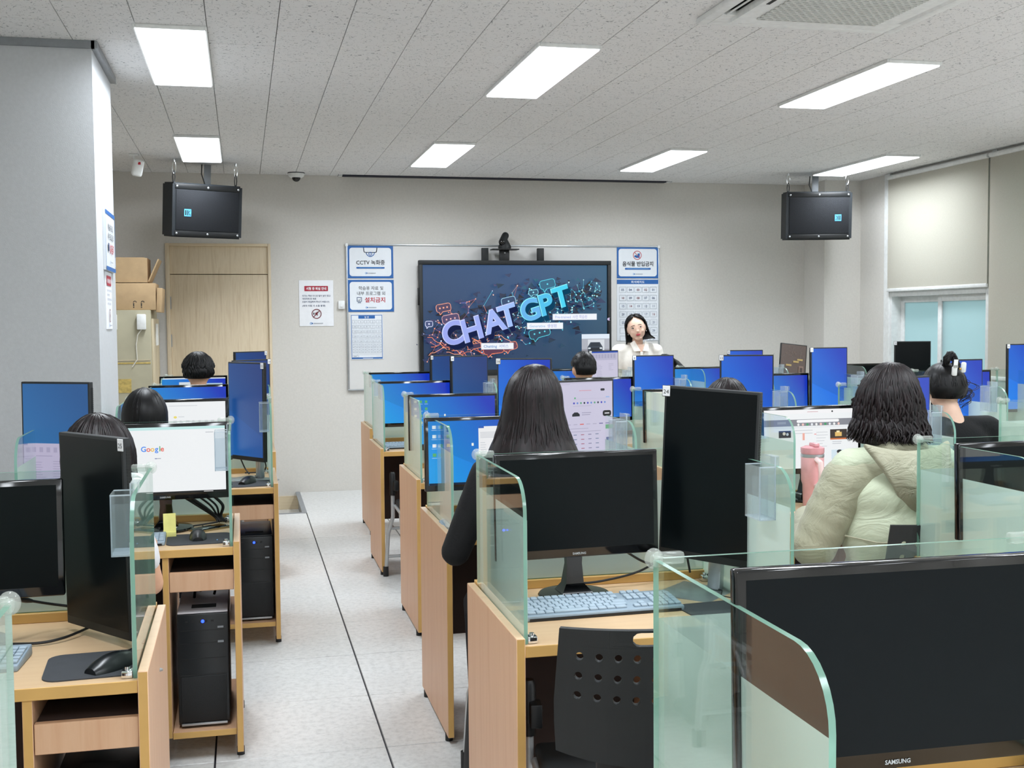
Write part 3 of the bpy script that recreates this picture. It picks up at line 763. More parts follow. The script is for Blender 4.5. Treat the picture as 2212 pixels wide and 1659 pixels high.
part('collar', b, t, label='pointed shirt collar')
b = MB(); b.box(-.012, .012, -.118, -.106, .98, 1.255, 'shirt_w', .003)
for i in range(4): b.sph((0, -.119, 1.22 - i * .075), (.0045, .002, .0045), 'white', 8, 6)
part('placket', b, t)
b = MB(); b.extr([(0, -.102, 1.235), (.034, -.085, 1.318), (-.034, -.085, 1.318)], (0, -.008, 0), 'skin_pale'); part('neckline', b, t)
for q in (-1, 1):
    b = MB(); b.sph((0, 0, 0), (.0140, .005, .0056), 'eye_w', 12, 8, HR); e = part('eye', b, t, hp(q * .032, -.0735, .004))
    b = MB(); b.sph((0, -.0035, -.0005), (.0066, .0025, .0058), 'iris', 10, 8, HR); part('iris', b, e)
    b = MB(); b.tube([HR @ Vector((q * x_, -.001 - .002 * abs(1 - abs(x_ / .013)), z_)) for x_, z_ in ((-.013, .0005), (-.004, .0052), (.006, .0048), (.0145, .0005))], .0022, 'iris', 6); part('upper_lid', b, e)
    b = MB(); b.tube([hp(q * x_, y_, z_) for x_, y_, z_ in ((.014, -.0815, .0262), (.026, -.0795, .0262), (.038, -.0735, .0245), (.048, -.064, .0195))], .0019, 'hair_brn', 6, taper=[.8, 1, 1, .4]); part('eyebrow', b, t)
b = MB(); b.sph(hp(0, -.0795, -.0555), (.021, .009, .0055), 'lip', 14, 8, HR); b.sph(hp(0, -.0785, -.0625), (.018, .009, .0065), 'lip', 14, 8, HR); part('lips', b, t)
b = MB(); b.sph(hp(.079, -.002, -.045), .004, 'white', 8, 6); b.sph(hp(-.079, -.002, -.045), .004, 'white', 8, 6); part('earrings', b, t)
rgn = random.Random(11)
b = MB()
def bobpt(side, a, u, k=1.):
    # a: 0 = along the face edge, 1 = nape ; u: root to tip
    w_ = min(1, max(0, (u - .12) / .3)); w_ = w_ * w_ * (3 - 2 * w_); a0 = -88 + 80 * w_
    ph = math.radians(a0 + a * (90 - a0)); cp, sp = math.cos(ph), math.sin(ph)
    th = u * 3.05
    if th < 1.62: q = Vector((.089 * math.sin(th) * cp, .104 * math.sin(th) * sp, .115 * math.cos(th)))
    else: q = Vector((.089 * cp, .104 * sp, -.006 - (th - 1.62) * .083)); q += Vector((cp, sp, 0)) * ((u - .53) * .035 + (.05 * max(0, u - .85) * 4 * (1 if side > 0 else .1)))
    q.x = side * abs(q.x) + side * .004; q *= k
    if a < .3 and u < .5: q.y += .004
    return hc + HR @ Vector((q.x, q.y + .006, q.z))
for side in (-1, 1):
    rows = [[bobpt(side, a / 9, .01 + .99 * j / 13, .985) for a in range(10)] for j in range(14)]
    b.rings(rows, 'hair_blk', close=False)
o = link('hair_mass', b.mesh('hair_mass', 70), t); m_ = o.modifiers.new('t', 'SOLIDIFY'); m_.thickness = .01; m_.offset = 0
b = MB()
for _ in range(420):
    side = rgn.choice((-1, 1)); a = rgn.random(); k_ = 1 + rgn.uniform(-.02, .035); lj = 1 - rgn.random() ** 2 * .08
    b.tube([bobpt(side, a, (.01 + .99 * i / 13) * lj, k_) for i in range(14)], .0042, 'hair_blk', 5, cap=False, taper=[.4] + [1] * 10 + [.8, .5, .15])
o = link('hair_strands', b.mesh('hair_strands', 80), t); o['kind'] = 'stuff'
# ---------------------------------------------------------------- ceiling fittings
LX = [-.2825, 1.5475, 3.3775, 5.2075]
LYS = [(9.08, 'front row by the whiteboard wall'), (6.01, 'second row from the front wall'), (2.9, 'row just above the camera'), (-.1, 'row behind the camera'), (-3.1, 'rearmost row behind the camera')]  # rows above and behind the camera are unseen, added for their light
cn = ['above the aisle side', 'above the screen', 'third from the left', 'beside the window blinds']
def lamp(x, y, label):
    t = thing('ceiling_light', label, 'light', (x, y, ZC), group='ceiling light panels')
    w, l = .316, 1.245; k = .011
    def fr():
        b = MB()
        for a in ((-w/2, -w/2 + k, -l/2, l/2), (w/2 - k, w/2, -l/2, l/2), (-w/2 + k, w/2 - k, -l/2, -l/2 + k), (-w/2 + k, w/2 - k, l/2 - k, l/2)):
            b.box(a[0], a[1], a[2], a[3], -.018, 0, 'white', .003)
        return b.mesh('lamp_frame')
    def df():
        b = MB(); b.box(-w/2 + k, w/2 - k, -l/2 + k, l/2 - k, -.024, -.004, 'lamp'); return b.mesh('diffuser', 0)
    if 'lamp' not in bpy.data.lights:
        d_ = bpy.data.lights.new('lamp', 'AREA'); d_.shape = 'RECTANGLE'; d_.size = .29; d_.size_y = 1.22; d_.energy = LAMP_W; d_.color = (.94, 1., 1.06); d_.spread = 2.85
    link('lamp', bpy.data.lights['lamp'], t, (0, 0, -.0255))
    cpart('lamp_frame', 'lf', fr, t); cpart('diffuser', 'ld', df, t)
for r, (y, rn) in enumerate(LYS):
    for i, x in enumerate(LX):
        lamp(x, y, 'white LED ceiling panel, %s, %s' % (rn, ('leftmost, above the left desks', 'second from the left', 'third from the left', 'rightmost, by the window blinds')[i]))

# four-way cassette air conditioner
ac = thing('ceiling_air_conditioner', 'white four-way cassette air conditioner in the ceiling with woven grille', 'air conditioner', (2.435, 4.36, ZC))
h = .475; o = .37; s_ = .425
b = MB()
for sx, sy in ((1, 0), (-1, 0), (0, 1), (0, -1)):
    # outer rim strip beyond the slots
    if sx: b.box(min(sx * s_, sx * h), max(sx * s_, sx * h), -h, h, -.026, 0, 'white', .006)
    else: b.box(-s_, s_, min(sy * s_, sy * h), max(sy * s_, sy * h), -.026, 0, 'white', .006)
for sx in (1, -1):
    for sy in (1, -1): b.box(min(sx * .30, sx * s_), max(sx * .30, sx * s_), min(sy * .30, sy * s_), max(sy * .30, sy * s_), -.026, 0, 'white', .004)
b.box(-s_, s_, -s_, s_, -.004, 0, 'grille_d')
part('rim', b, ac)
b = MB(); b.extr([(o * math.cos(t) / max(abs(math.cos(t)), abs(math.sin(t))) * .98, o * math.sin(t) / max(abs(math.cos(t)), abs(math.sin(t))) * .98, -.04) for t in [2 * PI * i / 64 for i in range(64)]], (0, 0, .03), 'white')
part('centre_panel', b, ac)
for sx, sy in ((1, 0), (-1, 0), (0, 1), (0, -1)):
    b = MB()
    if sx: b.box(-.018, .018, -.29, .29, -.004, .004, 'white', .002, mat=Matrix.Translation((sx * .398, 0, -.018)) @ Matrix.Rotation(sx * .6, 4, 'Y'))
    else: b.box(-.29, .29, -.018, .018, -.004, .004, 'white', .002, mat=Matrix.Translation((0, sy * .398, -.018)) @ Matrix.Rotation(-sy * .6, 4, 'X'))
    part('louver', b, ac)
b = MB(); g = .275; b.box(-g, g, -g, g, -.0415, -.0395, 'grille_d')
n = 26; py = 2 * g / n; px = .036
for j in range(n + 1):
    y = -g + j * py; b.box(-g, g, y - .0052, y + .0052, -.046, -.0415, 'grille_w')
    if j < n:
        x = -g + (0 if j % 2 else px / 2)
        while x < g: b.box(x - .007, min(g, x + .007), y, y + py, -.0455, -.0415, 'grille_w'); x += px
part('grille', b, ac, smooth=0)
b = MB(); b.box(-.34, -.325, -.06, .06, -.042, -.039, 'grille_d'); part('indicator', b, ac)

# motion sensor and dome camera
t = thing('motion_sensor', 'small white motion sensor hanging from the ceiling beside the pier', 'sensor', (-.79, 9.5, ZC))
b = MB(); b.box(-.035, .035, -.03, .03, -.012, 0, 'white', .003); b.cyl((0, 0, -.01), (.01, -.01, -.06), .009, 'white'); part('bracket', b, t)
b = MB(); b.box(-.04, .04, -.03, .03, -.07, .06, 'white', .018, 3, mat=Matrix.Translation((.03, -.02, -.1)) @ Euler((.35, .15, .3)).to_matrix().to_4x4()); part('body', b, t)
b = MB(); b.box(.035, .055, -.062, -.05, -.085, -.065, 'red', .002); part('indicator_light', b, t, label='red square lens')
t = thing('dome_camera', 'white dome security camera on the ceiling above the door side of the whiteboard', 'camera', (.49, 10.42, ZC))
b = MB(); b.lathe([(.001, 0), (.07, 0), (.072, -.012), (.066, -.03), (.05, -.042)], (0, 0, 0), 'white'); part('housing', b, t)
b = MB(); b.lathe([(.07, .001), (.074, .001), (.074, -.006), (.07, -.006)], (0, 0, 0), 'track'); part('gasket', b, t)
b = MB(); b.sph((0, 0, -.042), (.038, .038, .036), 'black_gloss'); part('dome', b, t)

# hanging loudspeakers
def speaker(loc, rz, tilt, flip, hooks, label):
    t = thing('loudspeaker', label, 'loudspeaker', loc, group='hanging loudspeakers', rot=(tilt, 0, rz))
    w, hh, dp = .295, .215, .33
    b = MB()
    prof = [(-w, 0), (w, 0), (w, .2), (w - .14, dp), (-w + .14, dp), (-w, .2)]
    b.extr([(x, y, -hh) for x, y in prof], (0, 0, 2 * hh), 'spk', bev=.012)
    part('cabinet', b, t)
    b = MB(); b.box(-w + .028, w - .028, -.006, .004, -hh + .055, hh - .055, 'spk_mesh', .003); part('grille', b, t)
    for z in (-hh + .03, hh - .03):
        b = MB(); b.box(-w + .02, w - .02, -.004, .003, z - .02, z + .02, 'black', .002); part('front_rail', b, t)
        for x in (-w + .035, 0, w - .035):
            b = MB(); b.sph((x, -.005, z), (.009, .006, .009), 'silver', 10, 6); part('screw', b, t)
    b = MB(); q = -1 if flip else 1; cx = .17 * q * -1; cz = -.02 + (.0 if not flip else .0)
    b.layer = 22; z = cz; r = .029
    b.rect(cx - r, z - r, cx + r, z + r, M['logo'])
    b.rect(cx - q * .016 - .005, z - .02, cx - q * .016 + .005, z + .02, 'black')
    b.fpoly([(cx - q * .004, z - .02), (cx + q * .004, z - .02), (cx + q * .004, z + .02), (cx - q * .004, z + .02)][::q], 'black')
    b.fpoly([(cx + q * .004, z + .002), (cx + q * .018, z + .02), (cx + q * .024, z + .02), (cx + q * .009, z)][::q], 'black')
    b.fpoly([(cx + q * .006, z + .004), (cx + q * .01, z), (cx + q * .025, z - .02), (cx + q * .017, z - .02)][::q], 'black')
    part('logo_plate', b, t, fix=False, label='blue square maker plate')
    for sx in (-1, 1):
        b = MB(); b.box(sx * (w - .012) - .006, sx * (w - .012) + .006, .1, .2, -.03, .03, 'black', .003); part('side_handle', b, t)
    R = Matrix.Translation(loc) @ Euler((tilt, 0, rz)).to_matrix().to_4x4(); Ri = R.inverted()
    for hx, hy in hooks:
        p = Ri @ Vector((hx, hy, ZC)); q = Vector((p.x, max(p.y, .03), hh))
        b = MB(); d = q - p
        b.cyl(p, p + d * .12, .012, 'chrome', n=10)
        ob = []
        c0, c1 = p + d * .1, p + d * .6
        for i in range(17):
            a = 2 * PI * i / 16; m_ = (c0 + c1) / 2
            ob.append(m_ + d * .27 * math.cos(a) + Vector((1, 0, 0)) * .014 * math.sin(a))
        b.tube(ob, .0035, 'chrome')
        ob = [o_ + d * .42 for o_ in ob]; b.tube([Vector((o_.x * .0 + p.x + (o_.x - p.x) * .7, o_.y, o_.z)) for o_ in ob[::2]], .004, 'black')
        b.cyl(q - d * .06, q + Vector((0, 0, -.004)), .006, 'black', n=8)
        part('hook', b, t)
    p = Ri @ Vector((loc[0] + (.0 if not flip else .12), loc[1] + .3, ZC))
    b = MB(); b.box(p.x - .03, p.x + .03, p.y - .003, p.y + .003, hh - .01, p.z, 'trim_grey', .002); part('bracket', b, t)
    b = MB(); b.tube([(p.x - .05, p.y, p.z), (p.x - .06, p.y - .02, p.z - .08), (p.x - .02, p.y - .03, hh - .03)], .005, 'cable'); part('wire', b, t)
M['logo'] = plain('maker_plate_blue', '56a6d8', .4)
speaker((-.25, 9.72, 2.43), .44, .10, False, [(-.5, 9.70), (-.02, 9.9)], 'black loudspeaker hanging above the wooden door, turned to the right')
speaker((5.07, 9.60, 2.45), -.24, .06, True, [(4.84, 9.74), (5.36, 9.62)], 'black loudspeaker hanging in the window corner, turned to the left')

# ---------------------------------------------------------------- front wall
wb = thing('whiteboard', 'wide glossy whiteboard in a thin silver frame behind the big screen', 'whiteboard', (2.416, YF - .012, 1.57))
b = MB(); b.box(-1.485, 1.485, -.006, .012, -.655, .655, plain('whiteboard_enamel', 'd9d8d6', .12, spec=.5, var=.01)); part('board', b, wb)
b = MB()
for a in ((-1.492, 1.492, .648, .662), (-1.492, 1.492, -.662, -.648)): b.box(a[0], a[1], -.014, .012, a[2], a[3], 'silver', .003)
for a in ((-1.492, -1.478), (1.478, 1.492)): b.box(a[0], a[1], -.014, .012, -.648, .648, 'silver', .003)
part('frame', b, wb)
for x in (-1.485, 1.485):
    b = MB(); b.box(x - .012, x + .012, -.018, 0, .64, .668, 'white', .004); part('corner_cap', b, wb)

def board(name, x0, x1, z0, z1, label, cat='sign', y=None, m='sign', th=.004, group=None):
    t = thing(name, label, cat, ((x0 + x1) / 2, y or (YF - .022), (z0 + z1) / 2), group=group)
    b = MB(); b.box(-(x1 - x0) / 2, (x1 - x0) / 2, -.001, th, -(z1 - z0) / 2, (z1 - z0) / 2, m, .001, 1); part('panel', b, t)
    q = MB(); q.layer = 5
    return t, q, (x1 - x0) / 2, (z1 - z0) / 2
def org_mark(q, x, z, w):
    q.ring(x - w * .42, z, w * .085, w * .03, 'sky', 14); q.disc(x - w * .33, z, w * .06, 'blue', 10, w * .045)
    [q.rect(x - w * .22 + i * w * .1, z - w * .03, x - w * .22 + i * w * .1 + w * .08, z + w * .03, 'ink_grey') for i in range(7)]
def blue_border(q, w, h, r=.026, bw=.018):
    q.rect(-w, -h, w, h, 'blue'); q.rrect(-w + bw, -h + bw, w - bw, h - bw, r, 'sign')

t, q, w, h = board('notice_sign', .936, 1.35, 1.925, 2.217, 'blue bordered CCTV notice with a dome camera drawing, top left of whiteboard')
blue_border(q, w, h)
z = h - .018
q.pline([(-.06, z), (-.057, z - .035), (-.048, z - .042), (.048, z - .042), (.057, z - .035), (.06, z)], .007, 'blue')
q.ring(0, z - .042, .04, .007, 'blue', 20, 180, 360); q.pline([(-.0365, z - .04), (-.0365, z - .047)], .007, 'blue')
q.ring(0, z - .055, .018, .005, 'blue'); q.ring(0, z - .055, .009, .003, 'blue')
q.text('CCTV 녹화중', 0, -.022, .048, 'ink', bold=.012, width=.26)
q.rrect(-.128, -.06, .128, -.045, .007, 'blue'); q.rect(-.1, -.054, .1, -.051, 'sky'); org_mark(q, 0, -.1, .1)
part('print', q, t, fix=False, smooth=0)

t, q, w, h = board('notice_sign', .935, 1.352, 1.622, 1.91, 'blue bordered notice with red installation ban text, below the CCTV notice')
blue_border(q, w, h)
q.text('학습용 자료 및', 0, .055, .038, 'ink', width=.225, bold=.008); q.text('내부 프로그램 외', 0, .008, .038, 'ink', width=.255, bold=.008)
q.text('설치금지', .035, -.055, .05, 'red', width=.185, bold=.02)
q.rect(-.128, -.052, -.083, -.012, 'ink_blue'); q.rect(-.123, -.047, -.088, -.017, 'sign'); q.pline([(-.118, -.035), (-.108, -.044), (-.09, -.022)], .004, 'red'); q.rect(-.12, -.064, -.09, -.058, 'ink_blue')
org_mark(q, 0, -.105, .1); part('print', q, t, fix=False, smooth=0)

t, q, w, h = board('seat_plan', .955, 1.248, 1.19, 1.6, 'small seat plan with blue header and crossed bottom rows, lower left of whiteboard', 'seat plan')
q.rect(-w + .006, -h + .006, w - .006, h - .006, 'blue'); q.rect(-w + .011, -h + .02, w - .011, h - .011, 'sign')
q.rect(-.075, h - .04, .075, h - .012, 'blue'); q.text('일 반', 0, h - .034, .02, 'sign', bold=.01)
for r in range(7):
    for c in range(5):
        x = -.108 + c * .054; z = h - .067 - r * .044
        q.pline([(x - .021, z - .014), (x + .021, z - .014), (x + .021, z + .014), (x - .021, z + .014)], .0022, 'ink_grey', True)
        if r < 5: q.text(str(r * 5 + 5 - c), x, z - .008, .02, 'ink_grey', bold=.01)
        else: q.line((x - .019, z - .012), (x + .019, z + .012), .002, 'ink_grey'); q.line((x - .019, z + .012), (x + .019, z - .012), .002, 'ink_grey')
q.pline([(-.13, -.168), (-.09, -.168), (-.09, -.162), (-.075, -.174), (-.09, -.186), (-.09, -.18), (-.13, -.18)], .0022, 'ink_grey', True); q.rect(-.122, -.177, -.098, -.171, 'ink_grey')
q.rect(-.04, -h + .011, .05, -h + .015, 'sign'); part('print', q, t, fix=False, smooth=0)

t, q, w, h = board('notice_sign', 3.479, 3.898, 1.925, 2.222, 'blue bordered no food sign with red crossed circle, top right of whiteboard')
blue_border(q, w, h)
q.ring(-.005, .07, .043, .006, 'red'); q.fpoly([(.0, .045), (.018, .045), (.022, .09), (-.003, .085)], 'blue'); q.disc(-.02, .06, .016, 'blue', 14, .011); q.disc(-.01, .055, .014, 'blue', 14, .01); q.line((-.035, .1), (.025, .04), .005, 'red')
q.text('음식물 반입금지', 0, -.03, .05, 'ink', width=.31, bold=.02)
q.rrect(-.13, -.067, .13, -.05, .007, 'blue'); q.rect(-.105, -.06, .105, -.057, 'sky'); org_mark(q, 0, -.108, .1); part('print', q, t, fix=False, smooth=0)

t, q, w, h = board('seat_plan', 3.479, 3.898, 1.33, 1.912, 'tall white seat plan with blue header and numbered boxes behind the presenter', 'seat plan')
q.rect(-w, h - .042, w, h, 'blue'); q.text('좌석배치도', 0, h - .032, .026, 'sign', bold=.015, width=.135)
rows = [['05', '04', '03', '02', '01'], ['10', '09', '08', '07', '06'], ['15', '14', '13', '12', '11'], ['20', '19', '18', '17', '16'], ['25', '24', '23', '22', '21'], ['', '', '28', '27', '26'], ['', '', '', '30', '31']]
for r, rw in enumerate(rows):
    for c, s in enumerate(rw):
        x = -.152 + c * .0765; z = h - .096 - r * .0775
        q.pline([(x - .033, z - .026), (x + .033, z - .026), (x + .033, z + .026), (x - .033, z + .026)], .003, 'ink_grey', True)
        if s: q.text(s, x, z - .011, .03, 'dkred' if s in ('03', '02', '14', '08', '16', '10') else 'ink_blue', bold=.012)
part('print', q, t, fix=False, smooth=0)

t, q, w, h = board('paper_notice', .503, .808, 1.496, 1.907, 'white paper notice with dark red banner and crossed loudspeaker, left of whiteboard', 'notice', y=YF - .004, m='paper', th=.0015)
q.rrect(-.105, .108, .105, .155, .006, 'crimson'); q.text('시험 중 퇴실 안내', 0, .121, .028, 'paper', width=.178, bold=.03)
for i, (s, x1) in enumerate((('의자는 책상 안으로 밀어 넣지 말고', .252), ('개의자에 둔 채로', .125), ('조용히 퇴실하여 주시기 바랍니다.', .245), ('(의자 이동 시 소음 발생)', .205))):
    q.text(s, -.126, .06 - i * .027 - (.008 if i == 3 else 0), .018, 'ink_blue', 'l', width=x1, bold=.008)
q.ring(.0, -.095, .044, .007, 'dkred'); q.rect(-.029, -.102, -.02, -.084, 'ink'); q.fpoly([(-.012, -.103), (-.002, -.103), (.009, -.115), (.009, -.072), (-.002, -.084), (-.012, -.084)], 'dkred')
q.ring(.014, -.094, .012, .002, 'ink_grey', 10, -50, 50); q.line((-.03, -.126), (.03, -.064), .007, 'dkred')
org_mark(q, 0, -.18, .12); part('print', q, t, fix=False, smooth=0)
b = MB(); b.box(-.03, .03, -.03, .0, -.038, .038, 'white', .008); t = thing('wall_sensor', 'small white wall sensor between the paper notice and the whiteboard', 'sensor', (.878, YF, 1.685)); part('body', b, t)
b = MB(); b.sph((0, -.03, -.015), (.014, .006, .012), 'trim_white'); part('lens', b, t)

# signs on the narrow side of the pier (they face +x)
def side_sign(name, y0, y1, z0, z1, label, cat):
    t = thing(name, label, cat, (-.654, (y0 + y1) / 2, (z0 + z1) / 2), rz=PI / 2)
    return t, (y1 - y0) / 2, (z1 - z0) / 2
t, w, h = side_sign('notice_sign', 6.02, 6.44, 1.795, 2.093, 'blue bordered installation ban notice on the narrow side of the left pier', 'sign')
b = MB(); b.box(-w, w, -.012, .001, -h, h, 'sign', .001, 1); part('panel', b, t)
q = MB(); q.layer = 44; q.rect(-w, h - .02, w, h, 'blue'); q.rect(-w, -h, w, -h + .02, 'blue'); q.rect(-w, -h, -w + .008, h, 'sky'); q.rect(w - .008, -h, w, h, 'sky')
q.text('학습용 자료 및', 0, .055, .038, 'ink', width=.225, bold=.008); q.text('내부 프로그램 외', 0, .008, .038, 'ink', width=.255, bold=.008); q.text('설치금지', .035, -.055, .05, 'red', width=.185, bold=.02); q.rect(-.128, -.052, -.083, -.012, 'ink_blue'); org_mark(q, 0, -.105, .1)
part('print', q, t, fix=False, smooth=0)
t, w, h = side_sign('paper_notice', 6.06, 6.33, 1.503, 1.788, 'narrow white paper notice with red banner on the pier below the blue notice', 'notice')
b = MB(); b.box(-w, w, -.002, .001, -h, h, 'paper'); part('panel', b, t)
q = MB(); q.layer = 12; q.rrect(-.1, .075, .1, .125, .006, 'crimson'); q.text('시험 중 퇴실 안내', 0, .09, .024, 'paper', width=.16, bold=.02)
for i, wd in enumerate((.2, .11, .2, .16)): q.text(('의자는 책상 안으로 밀어 넣지 말고', '개의자에 둔 채로', '조용히 퇴실하여 주시기 바랍니다.', '(의자 이동 시 소음 발생)')[i], -.1, .045 - i * .022, .014, 'ink_blue', 'l', width=wd)
q.ring(0, -.075, .034, .006, 'dkred'); q.line((-.024, -.1), (.024, -.05), .005, 'dkred'); q.fpoly([(-.01, -.082), (0, -.082), (.008, -.092), (.008, -.058), (0, -.068), (-.01, -.068)], 'dkred'); org_mark(q, 0, -.125, .1)
part('print', q, t, fix=False, smooth=0)

# ---------------------------------------------------------------- interactive display with its slide
tv = thing('interactive_display', 'large black wall display showing a neon chat slide', 'display', (2.473, YF - .14, 1.556))
HW, HH = .907, .527
b = MB()
bz = .032
b.box(-HW, HW, -.02, .06, HH - bz - .006, HH, 'black_matte', .004); b.box(-HW, HW, -.02, .06, -HH, -HH + bz + .02, 'black_matte', .004)
b.box(-HW, -HW + bz, -.02, .06, -HH + bz + .02, HH - bz - .006, 'black_matte', .004); b.box(HW - bz, HW, -.02, .06, -HH + bz + .02, HH - bz - .006, 'black_matte', .004)
b.box(-HW + .01, HW - .01, .01, .055, -HH + .01, HH - .01, 'black')
part('bezel', b, tv)
b = MB(); b.box(-HW - .012, -HW, -.005, .03, .12, .28, 'black', .004); part('side_module', b, tv)
for x in (-.29, .235):
    b = MB(); b.box(x - .03, x + .03, .01, .055, HH - .02, HH + .115, 'black_matte', .003); part('hanging_bracket', b, tv)
b = MB(); b.box(-.26, .26, .055, .135, -.2, .2, 'black'); part('wall_mount', b, tv)

def em(hexc, s=1.0):
    k = 'em_' + hexc + str(s)
    if k not in M: M[k] = emis(k, hexc, s)
    return M[k]
k = NT('slide_night_blue'); tc = k.n('TexCoord').outputs['Object']; sp = k.n('SeparateXYZ', Vector=tc)
f = k.n('Math', i0=k.n('Math', i0=sp.outputs[0], i1=.55, _operation='MULTIPLY').outputs[0], i1=.5, _operation='ADD').outputs[0]
c1 = k.ramp(f, [(.0, '27466f'), (.5, '2b4d78'), (1, '2c5a78')])
f2 = k.n('MapRange', Value=sp.outputs[2], i1=-.5, i2=.45, i3=.55, i4=1.).outputs[0]
p = k.n('BsdfPrincipled', **{'Base Color': (.01, .01, .012, 1), 'Roughness': .3, 'Emission Color': c1, 'Emission Strength': f2})
M['slide_bg'] = k.surf(p.outputs[0])
q = MB(); q.E = .00012; q.layer = 0
x0, x1, z1 = -HW + .036, HW - .036, HH - .042; z0 = z1 - (x1 - x0) * 9 / 16
SWd = x1 - x0
def UV(px, py):                       # slide coordinates (0..1567 across, 0..881 down)
    return x0 + px / 1567 * SWd, z1 - py / 1567 * SWd
q.rect(x0, -HH + .05, x1, z1, 'slide_bg')
rng = random.Random(5)
def axis(t): return 20 + 1440 * t, 640 - 420 * t     # spine of the neon cloud
def spread(t): return 215 * math.sin(PI * (.16 + .80 * t)) ** .7 + 20
def mixc(t, a=('2a3560', '1f2f55', '3b3a66'), c=('14405c', '1a5a74', '103048')): return rng.choice(a if t + rng.uniform(-.25, .25) < .5 else c)
for _ in range(950):                  # dark shards under the letters
    t = rng.random(); ax, ay = axis(t); r = spread(t)
    px, py = ax + rng.gauss(0, 40), ay + rng.gauss(0, .6) * r + 20
    s = rng.uniform(10, 46); a0 = rng.uniform(0, 6.3)
    P = [UV(px + s * math.cos(a0 + i * 2.1) * rng.uniform(.6, 1.4), py + s * .6 * math.sin(a0 + i * 2.1)) for i in range(3)]
    c = rng.choice(['141c38', '1b2748', '26355c', '101426']) if rng.random() < .7 else mixc(t)
    P = P if (P[1][0] - P[0][0]) * (P[2][1] - P[0][1]) - (P[1][1] - P[0][1]) * (P[2][0] - P[0][0]) > 0 else P[::-1]
    q.layer += 0; q.fpoly(P, em(c))
nodes = []
for _ in range(330):
    t = rng.random(); ax, ay = axis(t); r = spread(t) * 1.02
    nodes.append((t, ax + rng.gauss(0, 30), ay + max(-1.1, min(1.1, rng.gauss(0, .62))) * r))
q.layer += 1
for i, (t, px, py) in enumerate(nodes):
    near = sorted(nodes, key=lambda n: (n[1] - px) ** 2 + (n[2] - py) ** 2)[1:4]
    warm = t + rng.uniform(-.18, .18) < .45
    for n in near[:rng.choice((1, 2, 3))]:
        c = rng.choice(['b86a5a', 'd98a6a', '5a6fc0', '8a5a7a']) if warm else rng.choice(['2f9cc0', '4fc3dc', '2a7fae', '6fd0e0'])
        q.line(UV(px, py), UV(n[1], n[2]), rng.uniform(.0015, .0035), em(c), keep=True)
q.layer += 1
for t, px, py in nodes:
    c = rng.choice(['ffb090', 'ffc8b0', 'ff9a70', 'd0d8ff']) if t + rng.uniform(-.15, .15) < .45 else rng.choice(['8fe8f4', 'c8f6fa', '5fd0e8'])
    q.disc(*UV(px, py), rng.uniform(.003, .0075), em(c), 8, keep=True)
for _ in range(16):                   # jagged warm circuit traces along the lower left rim
    px = rng.uniform(0, 720); py = 655 + rng.uniform(-90, 90) + px * .02; P = [UV(px, py)]
    for _ in range(5):
        px += rng.uniform(15, 45); py += rng.choice((-22, 0, 18, 26)); P.append(UV(min(px, 790), min(py, 760)))
    q.pline(P, .0045, em(rng.choice(['ff8a60', 'ffab85', 'e8704a'])))
def bubble(px, py, w, hgt, c, fill, rot=-10, dots=3, tail=-1):
    ca, sa = math.cos(math.radians(rot)), math.sin(math.radians(rot)); P = []
    r = hgt * .3
    for cx, cy, a in ((w / 2 - r, -hgt / 2 + r, -90), (w / 2 - r, hgt / 2 - r, 0), (tail * w * .1, hgt / 2, None), (tail * w * .3, hgt / 2 + hgt * .35, None), (tail * w * .34, hgt / 2, None), (-w / 2 + r, hgt / 2 - r, 90), (-w / 2 + r, -hgt / 2 + r, 180)):
        if a is None: P.append((cx, cy))
        else: P += [(cx + r * math.cos(math.radians(a + 30 * i)), cy + r * math.sin(math.radians(a + 30 * i))) for i in range(4)]
    if tail > 0: P = [p_ for p_ in P if True]
    Q = [UV(px + ca * a - sa * b_, py + sa * a + ca * b_) for a, b_ in P]
    q.fpoly(Q[::-1], em(fill)); q.pline(Q, .006, em(c), True)
    for i in range(dots):
        a = (i - (dots - 1) / 2) * w * .25; q.disc(*UV(px + ca * a, py + sa * a), .008, em(c), 10)
bubble(150, 350, 120, 62, 'ffab8a', '47365a'); bubble(208, 440, 140, 70, 'e8b0b0', '4a3c66'); bubble(30, 480, 60, 44, 'dfe4ff', '3a4878', 0, 1)
bubble(690, 300, 120, 66, 'a8d8f0', '24406a', -12, 1); bubble(1020, 160, 130, 70, '5fdcf0', '1c6080', -12, 1); bubble(900, 228, 80, 40, '90e4f4', '1c5070', -8, 1)
bubble(560, 690, 170, 74, 'ff8860', '5a2f4a', -6, 0); bubble(700, 670, 120, 60, 'ff9a70', '6a3a50', -16, 2); bubble(400, 665, 110, 40, 'e89078', '3a2c50', -10, 0); bubble(950, 560, 180, 74, '58d8ea', '163c58', -14, 3)
ang = math.radians(21); A0 = (math.cos(ang), -.24, math.sin(ang) * .80, .95)
letters = [('C', 290, 625, .29, '98a4ee'), ('H', 445, 590, .285, '9aaaf0'), ('A', 640, 515, .285, '9db2f4'), ('T', 752, 470, .28, '9cbcf6'), ('G', 935, 415, .27, '5cb0ea'), ('P', 1072, 365, .265, '40bdea'), ('T', 1205, 300, .265, '38d0f2')]
for s, px, py, sz, c in letters:
    X, Z = UV(px - 45, py + 8 + 36 * px / 1200)
    for i in range(7, 0, -1): q.text(s, X + i * .0042, Z - i * .0068, sz, em('1a2348' if px < 800 else '10405e'), A=A0, bold=.035, keep=(i != 7))
    q.layer += 1
    q.text(s, X - .003, Z + .003, sz, em('c6d0ff' if px < 800 else '86ecfa'), A=A0, bold=.042)
    q.text(s, X, Z, sz, em(c), A=A0, bold=.026)
